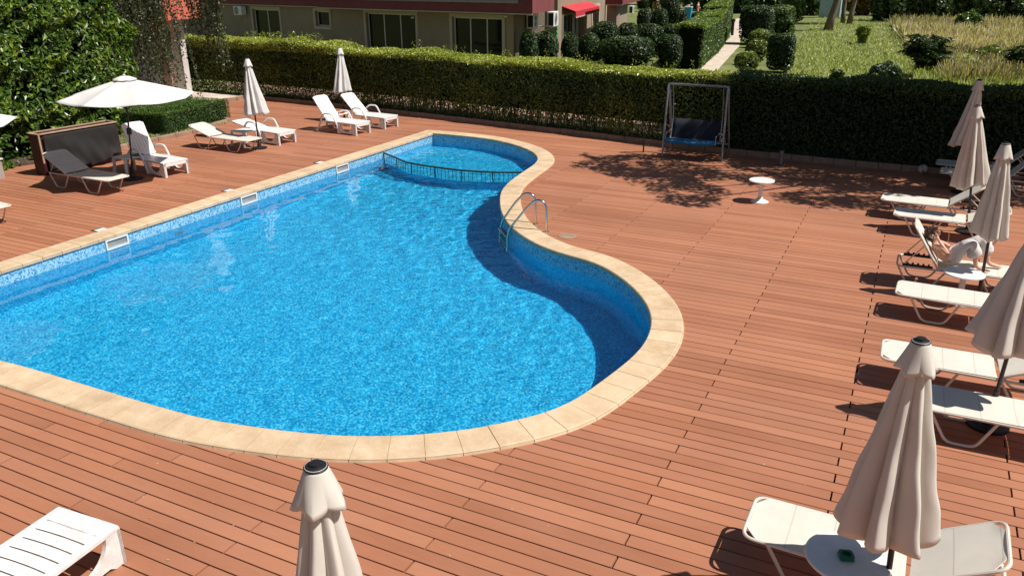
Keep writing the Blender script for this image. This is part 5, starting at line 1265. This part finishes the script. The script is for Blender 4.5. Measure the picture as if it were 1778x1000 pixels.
    # air conditioners
    def ac(px, py, n, w=.85, h=.6, d=.34, off=.42, bracket=False):
        u = Vector((n.y, -n.x, 0)) * -1; c = onplane(px, py, corner + nS * off, nS) if n is nS else onplane(px, py, w0 + nF * off, nF)
        ob = MB(); Mx = Matrix(((n.x, u.x, 0, c.x), (n.y, u.y, 0, c.y), (0, 0, 1, c.z), (0, 0, 0, 1))); ob.box(-d, 0, -w / 2, w / 2, -h / 2, h / 2, Mx, bv=.02); o = ob.build('air_conditioner', M['ac'], t)
        f_ = MB(); R = h * .4
        for k in range(6): f_.lathe([(R * (k + .6) / 6, .0), (R * (k + .6) / 6 + .012, .012), (R * (k + .6) / 6 + .024, .0)], 28, Mx @ Matrix.Translation((.0, -.1, 0)) @ Matrix.Rotation(PI / 2, 4, 'Y'), cap=False)
        for k in range(4): f_.box(0, .014, -.1 - R, -.1 + R, -.006, .006, Mx @ Matrix.Translation((0, -.1, 0)) @ Matrix.Rotation(PI / 4 * k, 4, 'X') @ Matrix.Translation((0, .1, 0)))
        f_.build('fan_grille', M['grey_metal'], o)
        MB().lathe([(0, .001), (R, .001), (R, .004), (0, .004)], 28, Mx @ Matrix.Translation((0, -.1, 0)) @ Matrix.Rotation(PI / 2, 4, 'Y')).build('fan_well', M['wall_grey'], o)
        if n is nS: MB().box(-d * .8, -.03, w / 2 * -1 - .004, -w / 2 - .001, -h * .4, h * .4, Mx).build('side_louvre', M['black'], o)
        b = MB()
        for s in (-.3, .3): b.tube([Mx @ Vector((-.02, s, -h / 2)), Mx @ Vector((-off, s, -h / 2))], .016, 5).tube([Mx @ Vector((-.05, s, -h / 2)), Mx @ Vector((-off, s, -h / 2 - .35))], .014, 5)
        b.build('bracket', M['frame'], o)
    ac(931, 37, nS, 1.0, .62); ac(966, 33.5, nS, 1.05, .68, off=1.0); ac(1100, 17, nS, .95, .62, off=.2)
    ac(412, 19, nF, .8, .5)
    h0 = onplane(965, 52, corner + nS * .9, nS); MB().tube([h0 + Vector((0, 0, .35 - .1 * k)) + nS * (.05 * (k % 2)) for k in range(14)], .06, 6).build('garden_hose', bpy.data.materials.get('hose') or basic('hose', (.01, .3, .06), .5), t)
    for px in (881, 719):
        p = wp(px, 29 if px == 881 else 31); MB().lathe([(0, -.05), (.06, -.04), (.075, 0), (.06, .04), (0, .05)], 12, Matrix.Translation(p + nF * .1)).build('wall_lamp', M['plastic'], t, smooth=True)
building()
def pinkhouse():
    t = thing('pink_column_house', 'pink columned house with orange red balcony behind the weeping birch', 'building'); c = G(322, 163)
    q = G(302, 166); c = Vector((q.x, q.y, 0)); Rz = Matrix.Rotation(rad(8), 4, 'Z')
    MB().box(-.55, 0, 0, .95, 0, 2.7, Matrix.Translation(c) @ Rz).build('column', M['pink'], t)
    k = onplane(287, 37, c + Vector((-.3, -.9, 0)), (0, 1, 0)); B_ = Matrix.Translation((k.x, k.y, k.z)) @ Rz
    MB().box(-6, 0, 0, 2.0, 0, 1.3, B_, bv=.01).build('balcony', M['red'], t)
    MB().box(-6, -.5, 1.2, 1.5, -k.z, 0, B_).build('wall', M['wall_white'], t)
    MB().box(-6, -.3, 1.2, 2.0, 1.3, 4.5, B_).build('upper_wall', M['wall_white'], t)
pinkhouse()
def cabinet():
    a = G(1421, 30); b = G(1454, 33); dp = depth(a); t = thing('utility_cabinet', 'pale blue grey utility cabinet behind the leaning trunk at the back of the field', 'cabinet', (a.x, a.y, 0)); w = 34 / CF * dp
    MB().box(0, w, 0, 1.2, 0, 2.6, bv=.02).build('body', M['cabinet'], t); d = MB(); d.box(.08, w * .62, -.03, -.002, .5, 2.3, bv=.01); d.build('door', M['cabinet'], t); MB().box(-.06, w + .06, -.1, 1.3, 2.6, 2.7).build('cap', M['wall_white'], t)
cabinet()
c = G(1194, 40); dp = depth(c); t = thing('blue_bin', 'tall blue bin with pale top beside the bending person', 'bin', (c.x, c.y, 0)); w = 6 / CF * dp
MB().prism([(-w * .75, -w * .6), (w * .75, -w * .6), (w * .75, w * .6), (-w * .75, w * .6)], 0, .5).add([(-w * .75, -w * .6, .5), (w * .75, -w * .6, .5), (w * .75, w * .6, .5), (-w * .75, w * .6, .5), (-w, -w * .8, 1.35), (w, -w * .8, 1.35), (w, w * .8, 1.35), (-w, w * .8, 1.35)], [(0, 1, 5, 4), (1, 2, 6, 5), (2, 3, 7, 6), (3, 0, 4, 7)]).build('body', M['bin_blue'], t)
MB().box(-w * 1.05, w * 1.05, -w * .85, w * .85, 1.35, 1.45, bv=.02).build('lid', M['wall_white'], t)
# steps and handrail at the end of the garden path
c = G(1273, 60); dp = depth(c); mb = MB(); d_ = G(1280, 34) - c; d_.z = 0; u_ = d_.normalized()
st = thing('garden_rail', 'pale handrails at the far end of the garden path', 'railing', (0, 0, 0))
for off in (-1.6, 1.4):
    s_ = Vector((u_.y, -u_.x, 0)) * off; mb = MB(); mb.tube([c + s_ + Vector((0, 0, .9)), c + s_ + u_ * 14 + Vector((0, 0, 1.1))], .05, 5)
    for k in range(5): mb.tube([c + s_ + u_ * (3.4 * k) + Vector((0, 0, 0)), c + s_ + u_ * (3.4 * k) + Vector((0, 0, .95))], .05, 5)
    mb.build('handrail', M['frame'], st)
c = G(1271, 62); t = thing('path_post', 'black post standing at the grass beside the garden path', 'post', (c.x, c.y, 0)); MB().lathe([(0, 0), (.11, 0), (.11, .95), (.16, 1.), (.16, 1.15), (0, 1.2)], 12).build('post', M['black'], t)

# ================================================================== PEOPLE
def skinned(name, verts, edges, mat, parent=None, root=0, sub=2, loc=None):
    me = bpy.data.meshes.new(name); me.from_pydata([v[:3] for v in verts], edges, []); o = bpy.data.objects.new(name, me); COL.objects.link(o); me.materials.append(mat)
    m = o.modifiers.new('skin', 'SKIN'); sk = me.skin_vertices[0].data
    for i, v in enumerate(verts):
        r = v[3] if isinstance(v[3], tuple) else (v[3], v[3]); sk[i].radius = r; sk[i].use_root = (i == root)
    m.use_smooth_shade = True; s = o.modifiers.new('sub', 'SUBSURF'); s.levels = sub; s.render_levels = sub
    if parent is not None: o.parent = parent
    if loc is not None: o.location = loc
    return o
def recliner():
    # local frame: x towards the feet (world +x), y away from the camera, z up; origin on the lounger hinge
    ang = rad(57); bx0 = lambda s, h=0.: (-s * math.cos(ang) + h * math.sin(ang), s * math.sin(ang) + h * math.cos(ang))
    bx = lambda s, h=0.: bx0(s * .63 + .02, h * .8)
    V = []; E_ = []
    def chain(pts, start=None):
        prev = start
        for p in pts:
            V.append(p)
            if prev is not None: E_.append((prev, len(V) - 1))
            prev = len(V) - 1
        return prev
    def B(s, h, y, r): x, z = bx(s, h); q = .84; return (x, y * .88, z, tuple(v * q for v in r) if isinstance(r, tuple) else r * q)
    hip = chain([(.1, 0, .115, (.115, .1))]); belly = chain([B(.1, .12, 0, (.12, .105))], hip); chest = chain([B(.27, .12, 0, (.135, .105))], belly); up_ = chain([B(.42, .12, 0, (.12, .08))], chest)
    neck = chain([B(.52, .13, 0, .05)], up_); hd = chain([B(.6, .15, 0, (.07, .075)), B(.68, .155, 0, (.078, .088)), B(.75, .15, 0, (.055, .06))], neck)
    for s in (-1, 1):
        sh = chain([B(.43, .115, s * .15, .05)], up_)
        if s < 0: el = chain([B(.34, .2, -.23, .04), (.1, -.24, .2, .032)], sh); wr = chain([(.03, -.2, .29, .027), (-.05, -.15, .37, .02)], el); el_end = wr; tip = Vector((-.085, -.12, .42))
        else: el = chain([B(.3, .2, .22, .04), B(.16, .26, .22, .036)], sh); wr = chain([(.2, .1, .24, .027), (.23, .02, .25, .02)], el); el_end = wr; tip = Vector((.24, -.01, .25))
        palm = chain([(tip.x, tip.y, tip.z, (.022, .014))], el_end)
        for f in range(4):
            dz = (f - 1.5) * .016; q = [(tip.x - .02 + dz * .3, tip.y + .012 + abs(dz) * .1, tip.z + .03 + dz * .5, .0085), (tip.x - .045 + dz * .2, tip.y + .02, tip.z + .045 + dz, .0075)] if s < 0 else [(tip.x + .03, tip.y - .01 + dz, tip.z - .005, .0085), (tip.x + .055 - abs(dz) * .3, tip.y - .015 + dz * 1.2, tip.z - .02, .0075)]
            chain(q, palm)
        th = [(tip.x - .03, tip.y - .01, tip.z - .01, .0095), (tip.x - .05, tip.y + .005, tip.z + .01, .008)] if s < 0 else [(tip.x + .005, tip.y + .035, tip.z + .005, .0095), (tip.x + .025, tip.y + .045, tip.z, .008)]
        chain(th, palm)
        kx = .5 if s > 0 else .34
        th_ = chain([(.17, s * .09, .14, .075), (kx * .65, s * .12, .3, .066), (kx, s * .13, .42, .05)], hip)
        ax_ = kx + (.12 if s > 0 else .12)
        an = chain([((kx + ax_) / 2 + .02, s * .13, .26, .043), (ax_, s * .125, .08, .03)], th_); chain([(ax_ + .05, s * .13, .045, .032), (ax_ + .14, s * .135, .035, (.035, .02)), (ax_ + .19, s * .135, .03, (.03, .014))], an)
    root = Vector((2.24, -2.76, .34))
    p = skinned('person', V, E_, M['skin'], None, 0, 2, root); tag(p, 'person with brown hair and pale trousers reclining on a lounger with knees drawn up', 'person')
    # face: nose, eyes, brows, mouth, ears
    c = Vector((*B(.685, .155, 0, 0)[:1], 0, B(.685, .155, 0, 0)[1])) if False else Vector((bx(.685, .155)[0], 0, bx(.685, .155)[1]))
    fwd = Vector((math.sin(ang), 0, math.cos(ang))); upv = Vector((-math.cos(ang), 0, math.sin(ang))); fwd = (fwd * .94 - Vector((0, .25, 0))).normalized(); sd = upv.cross(fwd)
    F_ = MB(); Mx = Matrix((( fwd.x, sd.x, upv.x, c.x), (fwd.y, sd.y, upv.y, c.y), (fwd.z, sd.z, upv.z, c.z), (0, 0, 0, 1))) @ Matrix.Scale(.86, 4)
    F_.tube([Mx @ Vector((.078, 0, .025)), Mx @ Vector((.1, 0, -.012)), Mx @ Vector((.085, 0, -.022))], [.008, .014, .012], 8)
    for s in (-1, 1): F_.lathe([(0, -.012), (.018, -.008), (.024, 0), (.018, .008), (0, .012)], 12, Mx @ Matrix.Translation((-.005, s * .083, -.005)) @ Matrix.Rotation(PI / 2, 4, 'X'))
    F_.build('nose_and_ears', M['skin'], p, smooth=True)
    F_ = MB()
    for s in (-1, 1): F_.tube([Mx @ Vector((.082, s * .018, .022)), Mx @ Vector((.074, s * .042, .024))], .006, 6)
    F_.build('brows', M['hair'], p); F_ = MB(); F_.tube([Mx @ Vector((.082, -.022, -.045)), Mx @ Vector((.088, 0, -.043)), Mx @ Vector((.082, .022, -.045))], .006, 6).build('mouth', M['red_ash'], p)
    # sunglasses / white headphone on the ear
    MB().lathe([(0, -.012), (.03, -.01), (.034, 0), (.03, .01), (0, .012)], 18, Mx @ Matrix.Translation((-.01, -.098, -.01)) @ Matrix.Rotation(PI / 2, 4, 'X')).build('headphone', M['plastic'], p, smooth=True)
    # hair: cap of strands
    rnd = random.Random(4); P = []; mb = MB()
    for k in range(900):
        d = Vector((rnd.gauss(0, 1), rnd.gauss(0, 1), rnd.gauss(0, 1))).normalized()
        if d.x > .35 and d.z < .55: continue
        if d.z < -.35 and d.x > -.3: continue
        a = Vector((d.x * .088 - .008, d.y * .088, d.z * .1 + .012)); b = a * 1.16 + Vector((rnd.gauss(0, .018), rnd.gauss(0, .018), -.012 + rnd.gauss(0, .014))); e = b + Vector((-.012, rnd.gauss(0, .018), -.03))
        mb.tube([Mx @ a, Mx @ b, Mx @ e], [.007, .006, .002], 4)
    mb.lathe([(.001, .112), (.05, .1), (.083, .06), (.091, .02), (.086, -.02), (.07, -.05)], 20, Mx @ Matrix.Translation((-.014, 0, .0)) @ Matrix.Rotation(-.35, 4, 'Y'), cap=False)
    mb.build('hair', M['hair'], p)
    # loose trousers, pushed up below the knee
    TV = []; TE = []
    def tc(pts, start=None):
        prev = start
        for q in pts:
            TV.append(q)
            if prev is not None: TE.append((prev, len(TV) - 1))
            prev = len(TV) - 1
        return prev
    h = tc([(.11, 0, .12, (.13, .11))])
    for s in (-1, 1):
        kx = .5 if s > 0 else .34
        tc([(.19, s * .1, .17, .105), (kx * .66, s * .125, .3, .1), (kx * .95, s * .135, .4, .082), (kx + .03, s * .135, .395, .08), (kx + .06, s * .13, .3, .1), (kx + .09, s * .128, .19, .115)], h)
    tr = skinned('trousers', TV, TE, M['linen'], p, 0, 3); dtx = bpy.data.textures.new('folds', 'CLOUDS'); dtx.noise_scale = .09; dm = tr.modifiers.new('folds', 'DISPLACE'); dm.texture = dtx; dm.strength = .035; dm.mid_level = .5
recliner()
def bender():
    c = G(1189, 33); c.z = 0
    V = [(0, 0, .98, (.17, .14)), (.1, 0, 1.16, (.17, .13)), (.3, 0, 1.32, (.19, .13)), (.45, 0, 1.36, .07), (.58, 0, 1.36, .12), (0, -.12, .92, .11), (-.03, -.13, .5, .08), (.0, -.13, .1, .055), (.12, -.13, .05, .05), (0, .12, .92, .11), (-.03, .13, .5, .08), (.0, .13, .1, .055), (.12, .13, .05, .05),
         (.3, -.2, 1.28, .06), (.42, -.22, 1.02, .05), (.55, -.2, .8, .04), (.3, .2, 1.28, .06), (.42, .22, 1.02, .05), (.55, .2, .8, .04)]
    Ed = [(0, 1), (1, 2), (2, 3), (3, 4), (0, 5), (5, 6), (6, 7), (7, 8), (0, 9), (9, 10), (10, 11), (11, 12), (2, 13), (13, 14), (14, 15), (2, 16), (16, 17), (17, 18)]
    p = skinned('person', V, Ed, M['skin'], None, 0, 2, c); p.rotation_euler = (0, 0, rad(15)); tag(p, 'distant person in white top bending over beside the blue bin', 'person')
    skinned('white_top', [(.02, 0, 1.04, (.2, .17)), (.12, 0, 1.2, (.2, .16)), (.32, 0, 1.35, (.22, .15)), (.3, -.21, 1.28, .09), (.36, -.22, 1.14, .08), (.3, .21, 1.28, .09), (.36, .22, 1.14, .08)], [(0, 1), (1, 2), (2, 3), (3, 4), (2, 5), (5, 6)], M['wall_white'], p, 0, 1)
    skinned('grey_shorts', [(0, 0, .98, (.19, .17)), (0, -.12, .85, .13), (-.02, -.13, .62, .12), (0, .12, .85, .13), (-.02, .13, .62, .12)], [(0, 1), (1, 2), (0, 3), (3, 4)], M['cabinet'], p, 0, 1)
    mb = MB(); mb.lathe([(.13 * math.sin(PI * k / 10), -.13 * math.cos(PI * k / 10)) for k in range(11)], 14, Matrix.Translation((.57, 0, 1.41)), cap=False); mb.build('hair', M['wall_grey'], p, smooth=True)
    c = G(1211, 30); c.z = 0
    V = [(0, 0, .8, (.16, .14)), (0, 0, 1.05, (.17, .12)), (0, 0, 1.26, (.18, .1)), (0, 0, 1.4, .06), (0, 0, 1.52, .11), (0, -.1, .75, .1), (.0, -.12, .4, .08), (.0, -.12, .05, .05), (0, .1, .75, .1), (.0, .12, .4, .08), (.0, .12, .05, .05), (0, -.24, 1.2, .055), (.1, -.26, .95, .045), (.2, -.2, .85, .04), (0, .24, 1.2, .055), (.1, .26, .95, .045), (.2, .2, .85, .04)]
    Ed = [(0, 1), (1, 2), (2, 3), (3, 4), (0, 5), (5, 6), (6, 7), (0, 8), (8, 9), (9, 10), (2, 11), (11, 12), (12, 13), (2, 14), (14, 15), (15, 16)]
    p = skinned('person', V, Ed, M['skin'], None, 0, 2, c); tag(p, 'distant person in a red top standing right of the blue bin', 'person')
    skinned('red_top', [(0, 0, .85, (.19, .16)), (0, 0, 1.08, (.19, .15)), (0, 0, 1.26, (.2, .13)), (0, -.24, 1.22, .08), (0, .24, 1.22, .08)], [(0, 1), (1, 2), (2, 3), (2, 4)], M['red_ash'], p, 0, 1)
bender()
# small litter on the deck: dry leaves, crumbs
mb = MB(); rnd = random.Random(9)
for k in range(260):
    x = rnd.uniform(-13, 3.4); y = rnd.uniform(-14.5, 5.2)
    if inside(np.array([[x, y]]), OUTER)[0]: continue
    a = rnd.uniform(0, 6.28); s = rnd.uniform(.005, .018); c_, s_ = math.cos(a) * s, math.sin(a) * s; mb.add([(x - c_, y - s_, .003), (x + s_ * .5, y - c_ * .5, .003 + s * .4), (x + c_, y + s_, .004), (x - s_ * .5, y + c_ * .5, .003 + s * .2)], [(0, 1, 2, 3)])
tag(mb.build('leaf_litter', M['timber']), 'tiny dry leaf crumbs scattered over the deck', 'litter', kind='stuff')
